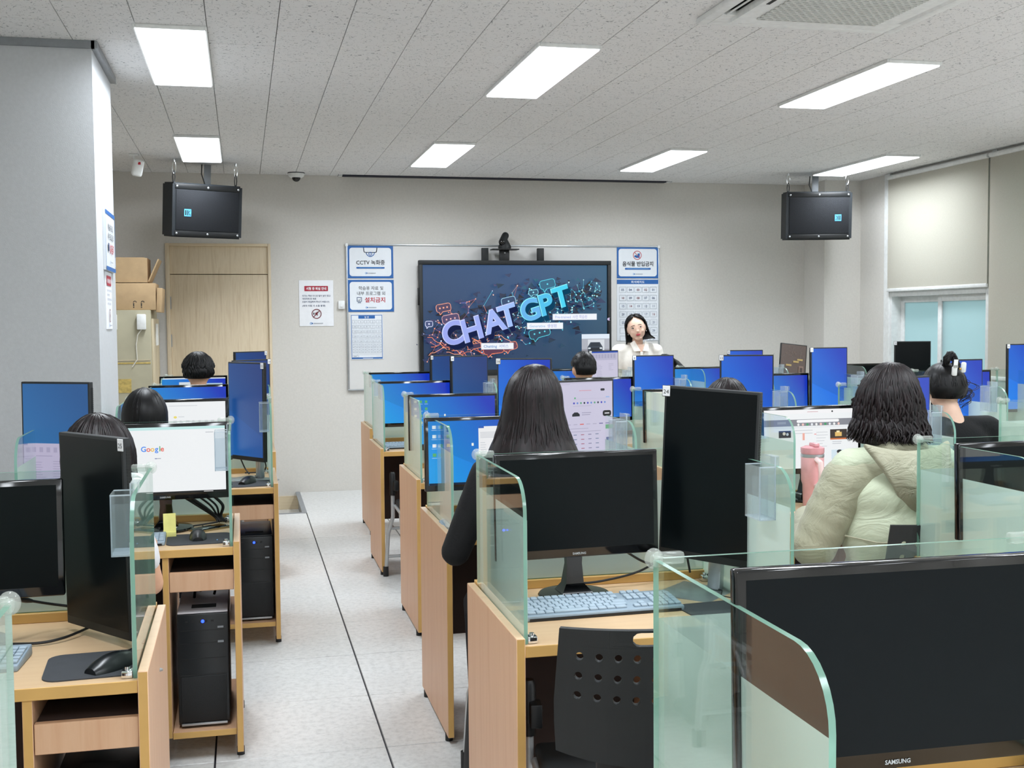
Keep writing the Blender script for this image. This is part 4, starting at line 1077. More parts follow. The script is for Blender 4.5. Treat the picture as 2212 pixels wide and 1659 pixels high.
def tagbox(xa, ya, xb, yb, parts_):
    a, b2 = UV(xa, yb), UV(xb, ya); q.rect(a[0] - .003, a[1] - .003, b2[0] + .003, b2[1] + .003, em('b8c2d2')); q.rect(a[0], a[1], b2[0], b2[1], em('eef2f8'))
    x = a[0] + .02
    for s, c, wd in parts_:
        q.text(s, x, a[1] + .014, .034, em(c), 'l', width=wd, bold=.012); x += wd + .018
tagbox(458, 642, 726, 690, [('Chatting', '4a86c8', .125), ('서비스', '9aa6d8', .09)])
tagbox(845, 480, 1148, 528, [('Generative', '9cc0e4', .15), ('생성된', 'a0a8dc', .09)])
tagbox(1063, 408, 1440, 455, [('Pre-trained', 'a8b8ea', .15), ('사전 학습된', 'b0b0e0', .14)])
a, c = UV(1310, 765), UV(1552, 576)
q.rect(a[0], a[1], c[0], c[1], em('aeb2bc')); q.rect(a[0], c[1] - .042, c[0], c[1], em('dfeaf6')); q.rect(a[0], a[1], c[0], a[1] + .07, em('8e8f98')); q.rect(a[0] + .06, a[1] + .06, c[0] - .05, c[1] - .05, em('d4dae0'))
q.rect(a[0], a[1] - .02, c[0], a[1], em('e8edf2'))
cx, cz = (a[0] + c[0]) / 2 - .005, a[1] + .085          # a plain dark car seen from the front
q.fpoly([(cx - .07, cz - .045), (cx + .07, cz - .045), (cx + .073, cz + .005), (cx + .045, cz + .05), (cx - .045, cz + .05), (cx - .073, cz + .005)], em('3a4552'))
q.fpoly([(cx - .052, cz + .01), (cx + .052, cz + .01), (cx + .038, cz + .043), (cx - .038, cz + .043)], em('27303a')); q.rect(cx - .05, cz - .03, cx + .05, cz, em('1b222b'))
for s in (-1, 1): q.rect(cx + s * .056 - .012, cz - .012, cx + s * .056 + .012, cz, em('e6eef4'))
q.rect(cx - .065, cz - .043, cx + .065, cz - .032, em('9aa6b2'))
a = UV(1545, 452); q.text('«', a[0], a[1] - .012, .05, em('d8c8f0'), bold=.03)
pic = part('screen', q, tv, (0, .006, 0), fix=False, smooth=0)

pt = thing('conference_camera', 'black pan-tilt camera standing on a small shelf on top of the big display', 'camera', (2.362, YF - .14, 2.083))
b = MB(); b.box(-.045, .045, .0, .04, -.02, .095, 'black', .003); part('shelf_post', b, pt)
b = MB(); b.box(-.125, .125, -.06, .06, .095, .105, 'black', .002); part('shelf', b, pt)
b = MB(); b.sph((0, -.004, .07), (.008, .004, .008), 'silver', 10, 6); part('bolt', b, pt)
b = MB(); b.lathe([(.058, .105), (.06, .125), (.05, .15), (.03, .185), (.026, .2)], (0, 0, 0), 'black_matte'); part('base', b, pt)
b = MB(); b.cyl((-.03, -.03, .165), (.012, .02, .228), .033, 'black_matte', n=20); b.sph((.012, .02, .228), .033, 'black_matte'); b.sph((-.03, -.03, .165), (.033, .033, .033), 'black_gloss'); part('camera_head', b, pt)

# ---------------------------------------------------------------- back-left: cabinet with boxes
cb = thing('steel_cabinet', 'greige steel cabinet with peeling tape beside the wooden door', 'cabinet', (-1.03, 10.0, -.15))
b = MB(); b.box(-.36, .32, -.28, .42, 0, 1.79, 'cab', .006); part('body', b, cb)
for k_ in range(2):
    b = MB(); b.box(.32, .336, -.25 + k_ * .335, .075 + k_ * .335, .06, 1.72, 'cab_light', .003); d_ = part('door', b, cb)
    b = MB(); b.box(.336, .35, -.03 + k_ * .14, -.01 + k_ * .14, 1.5, 1.68, 'white', .004); part('handle', b, d_)
b = MB(); b.box(-.36, .31, -.284, -.28, 1.385, 1.393, 'cab_light'); b.box(-.3, .31, -.283, -.28, 1.36, 1.372, 'tan_tape'); b.box(.06, .16, -.283, -.28, 1.13, 1.24, 'tan_tape'); b.box(.2, .25, -.283, -.28, 1.1, 1.16, 'tan_tape'); part('tape_marks', b, cb)
for i, x in enumerate((-.78, -1.0)):
    t = thing('adapter_box', ('white adapter box with a dangling cable on the cabinet, nearer the door', 'white adapter box half hidden by the pier on the cabinet')[i], 'adapter', (x, 9.72, 1.545), group='adapter boxes on the cabinet')
    b = MB(); b.box(-.035, .035, -.04, 0, -.062, .062, 'white', .008); part('case', b, t)
    b = MB(); b.tube([(0, -.02, -.06), (-.03, -.02, -.1), (-.045, -.012, -.18), (-.04, -.008, -.3), (-.08, -.008, -.36)], .005, 'cable_w'); part('cord', b, t)
t = thing('cardboard_box', 'closed brown cardboard box lying directly on the steel cabinet', 'box', (-1.03, 9.95, 1.64))
b = MB(); b.box(-.36, .36, -.2, .2, 0, .215, 'card', .004); part('box_body', b, t)
b = MB(); b.layer = 4
for i, x in enumerate((.19, .25)):
    b.pline([(x, .03), (x, .055)], .008, 'ink'); b.ring(x + .01, .06, .014, .005, 'ink', 10, 0, 180)
    b.disc(x, .022, .005, 'ink', 8)
part('print', b, t, (0, -.2, 0), fix=False)
b = MB(); b.box(.36, .4, -.19, .19, .004, .2, 'card', .003, mat=Matrix.Rotation(.06, 4, 'Y')); part('flap', b, t)
t = thing('cardboard_box', 'opened brown cardboard box with taped label, topmost on the steel cabinet', 'box', (-1.06, 9.95, 1.857))
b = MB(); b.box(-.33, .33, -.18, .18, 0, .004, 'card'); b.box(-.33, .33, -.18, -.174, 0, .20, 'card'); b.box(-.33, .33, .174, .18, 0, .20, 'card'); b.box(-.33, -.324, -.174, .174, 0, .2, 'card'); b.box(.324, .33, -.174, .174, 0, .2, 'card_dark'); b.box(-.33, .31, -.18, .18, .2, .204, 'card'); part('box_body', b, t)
b = MB(); b.box(-.005, .005, -.17, .17, 0, .2, 'card', mat=Matrix.Translation((.335, 0, .01)) @ Matrix.Rotation(.42, 4, 'Y')); part('flap', b, t)
b = MB(); b.layer = 6; b.rect(-.2, .12, .09, .2, 'paper'); b.rect(-.2, .118, .09, .126, 'post'); b.rect(-.17, .15, -.08, .158, 'ink_grey'); b.rect(.04, .165, .07, .18, 'ink_grey'); part('paper_label', b, t, (0, -.18, 0), fix=False)
b = MB(); b.layer = 3; b.rect(-.12, .0, .03, .11, 'tape'); b.rect(.0, .05, .012, .12, 'paper'); part('tape', b, t, (0, -.18, 0), fix=False)
# ---------------------------------------------------------------- desks with glass screens
DW, DD, TZ, PZ, GB = .75, .64, .75, .77, .60
GT, GZ, FZ = .009, 1.145, 1.05
def side_glass():
    b = MB(); P = []
    y0, y1, z0, z1, r = .02, GB - .012, TZ + .001, GZ, .085
    for i in range(9):
        a = PI / 2 + PI / 2 * i / 8; P.append((y0 + r + r * math.cos(a), z1 - r + r * math.sin(a)))
    P = [(y1, z0), (y1, z1)] + P + [(y0, z0)]
    b.extr([(-GT / 2, y, z) for y, z in P], (GT, 0, 0), 'glass', 'gedge'); return b.mesh('side_glass', 20)
def side_frost():
    b = MB(); b.poly([(0, y, z) for y, z in ((.022, TZ + .002), (GB - .014, TZ + .002), (GB - .014, FZ), (.022, FZ))], 'frost'); return b.mesh('frosted_film', 0)
def back_glass():
    b = MB(); x0, x1 = .03, DW - .03
    b.extr([(x0, GB - .006, PZ + .006), (x1, GB - .006, PZ + .006), (x1, GB - .006, GZ), (x0, GB - .006, GZ)], (0, GT, 0), 'glass', 'gedge'); return b.mesh('back_glass', 20)
def back_frost():
    b = MB(); z1 = FZ; b.poly([(.032, GB - .0075, PZ + .008), (DW - .032, GB - .0075, PZ + .008), (DW - .032, GB - .0075, z1), (.032, GB - .0075, z1)], 'frost'); return b.mesh('frosted_film', 0)
def sidep():
    b = MB(); b.box(-.011, .011, 0, DD - .02, .025, PZ, 'beech', .0015, 1, mfront='beech_edge', mtop='beech_top'); return b.mesh('side_panel')
def topm():
    b = MB(); b.box(.022, DW - .022, .004, DD, TZ - .028, TZ, 'beech_edge', .0015, 1, mtop='beech_top'); return b.mesh('tabletop')
def postm():
    b = MB(); b.box(-.0105, .0105, .01, DD - .04, .09, TZ - .028, 'beech', .001, 1, mfront='beech_edge'); return b.mesh('divider_panel')
BX = .50
def box_m(name, *a, **k):
    def f():
        b = MB(); b.box(*a, **k); return b.mesh(name)
    return f
def clipm():
    b = MB(); b.sph((0, 0, 0), (.0155, .0155, .017), 'clip', 14, 10); b.box(.0, .05, -.009, .009, -.010, .010, 'clip', .005, 2); b.box(-.008, .008, -.024, 0, -.010, .008, 'clip', .004, 2); return b.mesh('corner_clip')
def clipm2():
    b = MB(); b.sph((0, 0, 0), (.0155, .0155, .017), 'clip', 14, 10); b.box(-.05, 0, -.009, .009, -.010, .010, 'clip', .005, 2); b.box(-.008, .008, -.024, 0, -.010, .008, 'clip', .004, 2); return b.mesh('corner_clip')
def clampm():
    b = MB(); b.box(-.012, .012, -.014, .014, 0, .018, 'chrome', .003); b.cyl((0, 0, .018), (0, 0, .024), .006, 'chrome', n=10); return b.mesh('glass_clamp')
def feet():
    b = MB(); b.cyl((0, 0, 0), (0, 0, .028), .014, 'black', n=12); return b.mesh('foot')
def desk(x, y, label, left_pane=True, right_pane=True, rz=0):
    t = thing('computer_desk', label, 'desk', (x, y, 0), rz, 'glass partitioned computer desks')
    for px in (.011, DW - .011):
        cpart('side_panel', 'd_sp', sidep, t, (px, 0, 0)); [cpart('foot', 'd_ft', feet, t, (px, fy, 0)) for fy in (.05, DD - .08)]
    cpart('tabletop', 'd_top', topm, t)
    cpart('divider_panel', 'd_pm', postm, t, (BX, 0, 0))
    cpart('drawer_front', 'd_df', box_m('drawer_front', BX + .012, DW - .023, .012, .03, .60, .668, 'beech', bev=.0015, seg=1), t)
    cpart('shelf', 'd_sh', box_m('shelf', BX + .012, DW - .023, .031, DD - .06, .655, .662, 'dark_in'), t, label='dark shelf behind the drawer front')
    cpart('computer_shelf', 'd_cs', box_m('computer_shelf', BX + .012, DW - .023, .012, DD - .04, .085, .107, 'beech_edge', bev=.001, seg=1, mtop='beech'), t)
    cpart('modesty_panel', 'd_mp', box_m('modesty_panel', .024, BX - .012, DD - .075, DD - .06, .25, TZ - .03, 'dark_in'), t)  # wooden panel coloured dark to carry the shade of the knee space
    cpart('back_ledge', 'd_bl', box_m('back_ledge', .024, DW - .024, GB - .02, DD - .004, TZ + .0005, PZ + .005, 'beech_edge', bev=.001, seg=1), t)
    g = cpart('back_glass', 'd_bg', back_glass, t); cpart('frosted_film', 'd_bf', back_frost, g)
    for ok, px, dx, cm, nm in ((left_pane, .028, .0055, clipm, 'l'), (right_pane, DW - .028, -.0055, clipm2, 'r')):
        if not ok: continue
        g = cpart('side_glass', 'd_sg', side_glass, t, (px, 0, 0)); cpart('frosted_film', 'd_sf', side_frost, g, (dx, 0, 0))
        cpart('corner_clip', 'd_cl' + nm, cm, t, (px, GB - .003, GZ))
        s = 1 if dx > 0 else -1
        for yy in (.035, GB - .05): cpart('glass_clamp', 'd_gc', clampm, t, (px + s * .018, yy, TZ))
    return t

def holderm():
    b = MB(); w, d, h, k_ = .046, .088, .14, .0016
    def wl(*a): b.box(*a, 'acrylic')
    wl(-w, -w + k_, 0, d, 0, h); wl(-k_, 0, 0, d, 0, h + .025); wl(-w, 0, 0, k_, 0, h - .0); wl(-w, 0, d - k_, d, 0, h); wl(-w, -k_, d * .5, d * .5 + k_, .002, h * .8)
    for a in ((-w, 0, -.0005, .0025, h - .003, h), (-w, -w + .003, 0, .003, 0, h), (-.003, 0, 0, .003, 0, h + .025), (-w, 0, d - .003, d, h - .003, h)): b.box(*a, 'acr_edge')
    b.box(-w, 0, 0, d, 0, .004, 'acr_edge'); return b.mesh('holder_body')
def holder(x, y, label, z=1.005):
    t = thing('pen_holder', label, 'pen holder', (x, y, z), group='clear pen holders on the glass screens')
    cpart('holder_body', 'ph', holderm, t)
    def hk():
        b = MB(); b.box(-.002, .014, .01, .06, .163, .1655, 'acrylic'); b.box(.0125, .014, .01, .06, .14, .1655, 'acrylic'); return b.mesh('hook')
    cpart('hook', 'phh', hk, t)

# ---------------------------------------------------------------- monitors
LWd, LH, PWd, PH = .47, .287, .288, .487
def land_body():
    b = MB(); b.box(-LWd/2, LWd/2, -.006, .018, -LH/2, LH/2, 'black_gloss', .004)
    b.box(-LWd/2 + .06, LWd/2 - .06, .018, .034, -.09, .08, 'black', .008); return b.mesh('housing')
def land_stand():
    b = MB(); h = -.26
    b.rings([[(-.026, .03, -.10), (.026, .03, -.10), (.026, .05, -.10), (-.026, .05, -.10)], [(-.022, .03, -.17), (.022, .03, -.17), (.022, .052, -.17), (-.022, .052, -.17)], [(-.026, .026, -.225), (.026, .026, -.225), (.03, .06, -.225), (-.03, .06, -.225)], [(-.045, .0, h + .012), (.045, .0, h + .012), (.045, .075, h + .012), (-.045, .075, h + .012)]], 'black_gloss')
    b.lathe([(.001, h), (.098, h), (.101, h + .004), (.097, h + .009), (.05, h + .0135), (.001, h + .015)], (0, .035, 0), 'black_gloss', 36); return b.mesh('stand')
def land_logo():
    b = MB(); b.E = .0004; b.layer = 16; b.text('SAMSUNG', 0, -LH/2 + .0075, .0085, 'silver', bold=.03); return b.mesh('maker_name', 0)
LS = (-.221, -.1195, .221, .1295)
def blank(m, R):
    def f():
        b = MB(); b.E = .0003; b.layer = 21; b.rect(*R, m); return b.mesh('screen', 0)
    return f
PS = (-.137, -.222, .137, .236)
def port_body():
    b = MB(); b.box(-PWd/2, PWd/2, -.006, .016, -PH/2, PH/2, 'black_matte', .003)
    b.box(-PWd/2 + .03, PWd/2 - .03, .016, .04, -.15, .15, 'black_matte', .01); return b.mesh('housing')
def port_vent():
    b = MB(); b.box(-.0006, .0002, .003, .014, -PH/2 + .02, PH/2 - .02, 'black')
    for i in range(64):
        z = -PH/2 + .02 + i * (PH - .04) / 64; b.box(-.001, .001, .003, .014, z, z + .0035, 'black')
    return b.mesh('vent_ribs', 0)
def port_stand():
    b = MB(); h = -.345
    b.box(-.022, .022, .04, .085, -.03, .03, 'silver', .006); b.box(-.021, .021, .062, .092, h + .006, .10, 'silver', .008)
    return b.mesh('stand_column')
def port_base():
    b = MB(); h = -.345; b.box(-.115, .115, -.075, .105, h, h + .007, 'silver', .003); return b.mesh('stand_base')
def card(n, side):
    def f():
        b = MB(); sx = side * (PWd/2 - .006)
        b.box(sx - .0115, sx + .0115, -.0085, -.0065, PH/2 - .03, PH/2 - .001, 'paper', .0006, 1); b.box(sx - .013, sx + .013, -.0070, -.0062, PH/2 - .0315, PH/2 + .0005, 'black')
        b.E = .0005; b.layer = 17; b.text(str(n), sx, PH/2 - .023, 0.0165, 'ink', bold=0., width=.017 if n > 9 else .009); return b.mesh('number_card', 0)
    return f
def landscape(x, y, z, yaw, label, scr='off', tilt=.03, content=None, roll=0):
    t = thing('wide_monitor', label, 'monitor', (x, y, z), group='wide monitors', rot=(-tilt, roll, yaw))
    cpart('housing', 'lb', land_body, t); cpart('maker_name', 'll', land_logo, t)
    o = cpart('stand', 'ls', land_stand, t, (0, 0, 0), (tilt, 0, 0))
    if content:
        b = MB(); b.E = .0003; b.layer = 21; b.rect(*LS, scr); b.E = .00015; b.layer = 46; content(b); part('screen', b, t, fix=False, smooth=0)
    else: cpart('screen', 'lscr' + scr, blank(scr, LS), t)
    return t
def portrait(x, y, z, yaw, label, num, side, scr='off', tilt=.01, content=None, roll=0):
    t = thing('tall_monitor', label, 'monitor', (x, y, z), group='tall pivoted monitors', rot=(-tilt, roll, yaw))
    cpart('housing', 'pb', port_body, t); [cpart('vent_ribs', 'pv', port_vent, t, (s * PWd/2, 0, 0)) for s in (-1, 1)]; cpart('stand_column', 'pst', port_stand, t); cpart('stand_base', 'pbs', port_base, t, (0, 0, 0), (tilt, 0, 0))
    if num: part_ = cpart('number_card', ('card', num), card(num, side), t)
    if content:
        b = MB(); b.E = .0003; b.layer = 21; b.rect(*PS, scr); b.E = .00015; b.layer = 46; content(b); part('screen', b, t, fix=False, smooth=0)
    else: cpart('screen', 'pscr' + scr, blank(scr, PS), t)
    return t

# page pictures on the screens (flat, glowing)
def lines(b, x, z, w, n, dz, c='c4c9d2', seed=1, h=.0022):
    r = random.Random(seed)
    for i in range(n): b.rect(x, z - i * dz, x + w * r.uniform(.5, 1), z - i * dz + h, em(c, .85))
def page_search(b):
    b.rect(-.221, .119, .221, .1295, em('c8f0ee', .9)); lines(b, .15, .105, .05, 1, .01, 'b8bcc4')
    for s, c, x in (('G', '4a8cf0', -.074), ('o', 'ea6a5c', -.0565), ('o', 'f2c15a', -.042), ('g', '4a8cf0', -.027), ('l', '58b070', -.016), ('e', 'ea6a5c', -.007)): b.text(s, x, .04, .027, em(c, .95), bold=.02)
    lines(b, -.035, .012, .04, 1, .01, '9aa0b0'); b.disc(-.03, .013, .002, em('5a6ab0')); b.rect(-.221, -.1195, .221, -.112, 'black'); lines(b, .14, -.117, .06, 1, .01, 'e8e8e8')
def page_plain(b):
    lines(b, -.05, .11, .24, 1, .01, 'd0d4da'); b.disc(-.02, .055, .008, em('f2e27a', .9), rz=.006); lines(b, -.005, .056, .05, 1, .01, 'c8cdd6')
    for i in range(7): lines(b, -.03 + i * .03, .035, .018, 3, .006, 'c8c8d0', i)
def page_windows(b):
    b.rect(-.1, -.05, .05, .1, em('dfeaf2', .85)); b.rect(.06, -.05, .2, .09, em('b8d6ee', .85)); b.rect(-.221, .122, .221, .1295, em('e8f2fa', .9))
def page_desktop_icons(b):
    r = random.Random(3)
    for i in range(4):
        for j in range(3):
            b.rect(-.205 + j * .028, .1 - i * .036, -.192 + j * .028, .113 - i * .036, em(r.choice(['e8e2b0', 'd8e8f0', '3a6ad0', 'f0f4f8', '58b070']), .9)); b.rect(-.208 + j * .028, .094 - i * .036, -.189 + j * .028, .0955 - i * .036, em('c8def0', .9))
    b.rect(-.221, -.1195, .221, -.111, em('10243e', .8)); b.rect(-.05, .03, -.042, .041, em('f4f6e8'))
def page_desktop_window(b):
    page_desktop_icons(b); b.rect(-.022, -.09, .18, .105, em('f2f3f5', .92)); b.rect(-.022, .098, .0, .105, em('2a5ab0'))
    for i in range(5): lines(b, -.015, .08 - i * .005, .15, 1, .01, 'd0d4da', i)
    lines(b, -.015, .04, .03, 10, .009, 'cfd4dc', 3); lines(b, .07, .04, .025, 8, .01, 'ecd9a0', 4); lines(b, .11, .04, .06, 9, .01, 'd6dae0', 5)
def page_portal(b):
    b.rect(-.221, .112, .221, .1295, em('f4f4f6', .95)); lines(b, -.02, .118, .09, 1, .01, 'd8a8b0'); b.disc(.098, .119, .004, em('282a30'))
    b.rect(-.221, .06, .221, .088, em('8b8d96', .9)); b.rrect(-.07, .074, .13, .086, .006, em('f2f3f5')); b.rect(-.16, .07, -.12, .08, em('a8aab2', .9)); lines(b, .19, .077, .02, 1, .01, 'e8e8e8')
    for i in range(10): b.disc(-.062 + i * .021, .066, .0055, em(['f4f4f4', 'f4c8c0', '3f9f68', 'e8ecf2'][i % 4], .95), 10)
    b.rect(-.221, .052, .221, .056, em('dfe2e8')); b.rect(-.155, .012, -.098, .042, em('2a2b38', .8)); b.disc(-.13, .03, .007, em('e8dcd0')); b.disc(-.115, .027, .006, em('c8d0e0'))
    lines(b, -.085, .04, .09, 2, .012, 'c9ccd4', 2); lines(b, .02, .03, .06, 6, .012, 'd2d4da', 6); b.rect(-.045, .0, -.035, .03, em('e8a89a')); b.rect(.01, .022, .02, .026, em('e89a9a'))
    b.rect(.085, .0, .165, .042, em('33241c', .8)); b.rect(.108, .012, .14, .03, em('e0b868')); b.rect(.115, .028, .13, .036, em('f4e2b0')); b.rect(.085, -.002, .165, .0045, em('c86a30')); lines(b, .095, -.012, .06, 2, .008, 'b8bcc6', 9)
    b.rect(.09, -.085, .165, -.045, em('cfe0ea')); b.disc(.128, -.062, .012, em('e6c2a8')); b.disc(.128, -.053, .013, em('1a1a20'), rz=.008); b.rect(.14, -.085, .165, -.06, em('2a2c36')); b.rect(.17, -.085, .22, -.045, em('2c5a94')); lines(b, .09, -.095, .06, 3, .008, 'b8bcc6', 12)
def page_cartoon(b):
    lines(b, .13, .095, .03, 1, .01, 'b0b4b8'); b.ring(.16, .062, .012, .0025, em('5a5c60')); b.pline([(.15, .04), (.16, .055), (.17, .04), (.16, .02)], .003, em('5a5c60')); b.line((.17, .06), (.185, .035), .003, em('5a5c60'))
def page_doc(b):
    b.rect(-.13, .17, .125, .226, em('c3c1da', .85)); b.rect(-.137, .226, .137, .236, em('1a48b0'))
    for i in range(8): b.rect(-.12 + i * .03, .185, -.1 + i * .03, .215, em('b2b0cc', .85))
    b.rect(-.07, -.2, -.066, .15, em('b6b4cc', .85)); lines(b, -.06, .13, .04, 8, .012, 'a9a7c2'); lines(b, .04, .14, .05, 5, .012, 'a9a7c2', 2)
def page_shop(b):
    lines(b, -.13, .226, .12, 1, .01, 'c0bcd4'); b.rect(-.137, .232, .137, .236, em('c6c2da', .85)); lines(b, -.02, .2, .1, 1, .01, 'e09aa8'); b.rrect(.08, .198, .1, .207, .004, em('222430'))
    b.rect(-.05, .168, .105, .1685, em('b4b0ca', .8)); b.disc(-.04, .172, .004, em('6ab088')); b.rect(.105, .17, .122, .175, em('9ab4e0'))
    for i in range(10): b.disc(-.045 + i * .016, .152, .0042, em(['4a4ac0', '6a90d8', '60a880', '303848'][i % 4], .9), 8)
    lines(b, -.05, .14, .15, 1, .01, 'b8b4cc', h=.0015)
    b.fpoly([(-.055, .1), (-.02, .1), (-.02, .108), (-.03, .116), (-.045, .116), (-.055, .108)], em('23252e')); lines(b, -.01, .112, .07, 2, .008, '9a97b4', 4); b.rrect(.088, .096, .128, .119, .009, em('17181d')); b.rect(.097, .1055, .119, .1095, em('e4e4ea'))
    for i in range(7): b.rect(-.08 + i * .03, .066, -.062 + i * .03, .0695, em(['b8b4cc', 'b8b4cc', 'e05a50', 'b8b4cc', 'b8b4cc', '6a66a0', '6a66a0'][i], .9))
    b.rect(.1, .045, .137, .062, em('3fa05a')); lines(b, -.08, .05, .16, 2, .012, 'b4b0ca', 8)
    for r in range(5):
        for c in range(5): b.rect(-.085 + c * .034, .025 - r * .018, -.07 + c * .034, .028 - r * .018, em(['8a86a8', '7a88a8', 'b06a80'][(r * 3 + c) % 3], .85))
    b.rect(.1, -.025, .137, .012, em('274a80')); b.rect(.11, -.02, .13, .005, em('7aa0c8')); lines(b, .1, -.04, .036, 2, .008, '8a86a8')
    for i, c in enumerate(('d8a89a', '1a1b20', '26272e', 'd89a90', '7ab0e0')): b.rect(-.095 + i * .035, -.118, -.066 + i * .035, -.075, em('f0eef4', .9)); b.rect(-.089 + i * .035, -.113, -.073 + i * .035, -.08, em(c, .85))
    b.rect(.095, -.108, .137, -.08, em('2a2c34')); b.rect(.1, -.102, .132, -.093, em('d8d8e0')); lines(b, .095, -.125, .04, 3, .008, '55535f'); lines(b, -.1, -.14, .2, 6, .013, 'a9a5c0', 7)
def page_sheet(b):
    b.rect(-.137, -.19, .06, .02, em('bdb6d2', .85)); b.rect(-.137, .012, -.12, .02, em('2a4a90'))
    for i in range(6): b.rect(-.13 + i * .03, -.012, -.115 + i * .03, .006, em('a8a2c0', .85))
    lines(b, -.13, -.04, .03, 16, .009, '9d97b6', 3); lines(b, -.09, -.05, .05, 10, .009, 'a39dba', 4); lines(b, -.01, -.045, .06, 10, .009, 'a39dba', 5); lines(b, -.08, -.026, .12, 1, .01, '9d97b6'); b.pline([(-.133, -.035), (-.1, -.035), (-.1, -.16), (-.133, -.16)], .0015, em('8f89ac', .85), True)

# ---------------------------------------------------------------- small equipment
def mousem():
    b = MB(); R = []
    for i in range(9):
        a = i / 8; y = -.055 + .11 * a; w = .031 * math.sin(PI * (.12 + .76 * a)) ** .5; h = .034 * math.sin(PI * min(.93, .1 + .72 * (1 - a) + .12)) ** .6
        R.append([(w * math.cos(t) , y, max(0, h * math.sin(t)) if 0 < t < PI else 0) for t in [PI * j / 10 for j in range(11)]])
    b.rings(R, 'black_gloss2'); return b.mesh('shell', 60)
M['black_gloss2'] = plain('satin_black_plastic', '101417', .3)
def mouse(x, y, z, rz, label):
    t = thing('mouse', label, 'mouse', (x, y, z), rz, 'black mice')
    cpart('shell', 'mo', mousem, t)
    def wh():
        b = MB(); b.cyl((-.003, .028, .024), (.003, .028, .024), .009, 'rubber', n=12); return b.mesh('wheel')
    cpart('wheel', 'mw', wh, t)
    def cd():
        b = MB(); b.tube([(0, .052, .006), (.004, .09, .008), (-.01, .14, .004), (.02, .2, .003), (.01, .26, .003)], .0018, 'cable'); return b.mesh('cord')
    a_ = -rz * .95; cpart('cord', 'mc', cd, t, (.052 * math.sin(a_), .052 - .052 * math.cos(a_), 0), (0, 0, a_))
def pad(x, y, rz, label):
    t = thing('mouse_pad', label, 'mouse pad', (x, y, TZ), rz, 'dark grey mouse pads')
    def f():
        b = MB(); P = []
        for cx, cy, a in ((.078, -.07, -90), (.078, .07, 0), (-.078, .07, 90), (-.078, -.07, 180)):
            for i in range(6): u = math.radians(a + 18 * i); P.append((cx + .035 * math.cos(u), cy + .035 * math.sin(u), 0))
        b.extr(P, (0, 0, .003), 'rubber'); return b.mesh('mat')
    cpart('mat', 'pad', f, t)
    def g():
        b = MB(); b.box(.06, .064, -.05, -.035, .003, .0032, 'sky'); return b.mesh('mark', 0)
    cpart('mark', 'padm', g, t)
def keyboard(x, y, rz, label, single=False):
    t = thing('keyboard', label, 'keyboard', (x, y, TZ), rz, 'blue grey keyboards')
    def f():
        b = MB(); P = [(-.22, -.07), (.22, -.07), (.22, .07), (-.22, .07)]
        vs = b.box(-.22, .22, -.07, .07, 0, .014, 'kb', .004)
        for v in b.bm.verts: v.co.z += (v.co.y + .07) * .09 if v.co.z > .006 else 0
        b.box(-.21, .21, -.072, -.066, .001, .008, 'black'); return b.mesh('tray')
    cpart('tray', 'kbt', f, t)
    K = []
    for r in range(6):
        y_ = -.048 + r * .0205 + (.006 if r == 5 else 0); x_ = -.212; ws = [.0175] * 15
        if r == 0: ws = [.022, .022, .022, .095, .022, .022, .022, .03]
        if r == 1: ws = [.036] + [.0175] * 10 + [.045]
        if r == 2: ws = [.028] + [.0175] * 11 + [.036]
        if r == 3: ws = [.024] + [.0175] * 12 + [.028]
        for w in ws:
            if x_ + w > .075: break
            K.append((x_ + w / 2 + .001, y_, w)); x_ += w + .0022
        for g in range(3):
            if r in (0, 3, 4, 5) or (r == 1 and g == 1): K.append((.092 + g * .0195, y_, .0165))
        if r < 5:
            for g in range(4): K.append((.152 + g * .0185, y_, .0165))
    def key(w):
        def f():
            b = MB(); b.box(-w/2, w/2, -.0085, .0085, 0, .006, 'key', .0015, 1); return b.mesh('key')
        return f
    if single:
        for kx, ky, kw in K: cpart('key', ('key', round(kw, 4)), key(kw), t, (kx, ky, .0135 + (ky + .07) * .09), (.09, 0, 0))
    else:
        def f():
            b = MB()
            for kx, ky, kw in K: z_ = .0135 + (ky + .07) * .09; b.box(kx - kw/2, kx + kw/2, ky - .0085, ky + .0085, z_, z_ + .006, 'key', .0012, 1)
            return b.mesh('keys')
        o = cpart('keys', 'keys', f, t); o['kind'] = 'stuff'
def tower(x, y, label, top='pcblack', led=True):
    t = thing('computer_tower', label, 'computer', (x, y, .107), group='black computer towers')
    w, d, h = .0875, .42, .405
    def f():
        b = MB(); b.box(-w, w, .012, d, .008, h, 'pcblack', .004); b.box(-w + .01, w - .01, .03, d - .03, 0, .008, 'black'); return b.mesh('case')
    cpart('case', 'pcc', f, t)
    def f2():
        b = MB(); b.box(-w, w, 0, .012, .018, h, 'pcblack', .005); b.box(-w + .01, w - .01, -.003, .001, .022, .185, 'pcmesh', .002); b.box(-w + .008, w - .008, -.004, .001, .008, .02, 'silver', .002); b.box(-w + .01, w - .01, -.001, .002, .186, .19, 'black')
        for z in (.245, .30, .345): b.box(-w + .012, w - .012, -.001, .001, z, z + .002, 'black')
        for i in range(5): b.box(-.06 + i * .022, -.05 + i * .022, -.0015, .001, .375, .382, 'black')
        b.box(.05, .07, -.003, .001, .30, .307, 'trim_grey'); b.box(.05, .07, -.003, .001, .352, .358, 'trim_grey'); return b.mesh('front_panel')
    cpart('front_panel', 'pcf', f2, t)
    def f3():
        b = MB(); b.sph((0, -.002, .378), (.006, .004, .006), 'led', 10, 8); return b.mesh('power_light')
    if led: cpart('power_light', 'pcl', f3, t, label='glowing blue power light')
    b = MB(); b.box(-w + .002, w - .002, .004, d - .01, h, h + .006, top, .002); b.box(-.04, .045, .06, .11, h + .006, h + .008, 'grille_d'); part('top_cover', b, t)
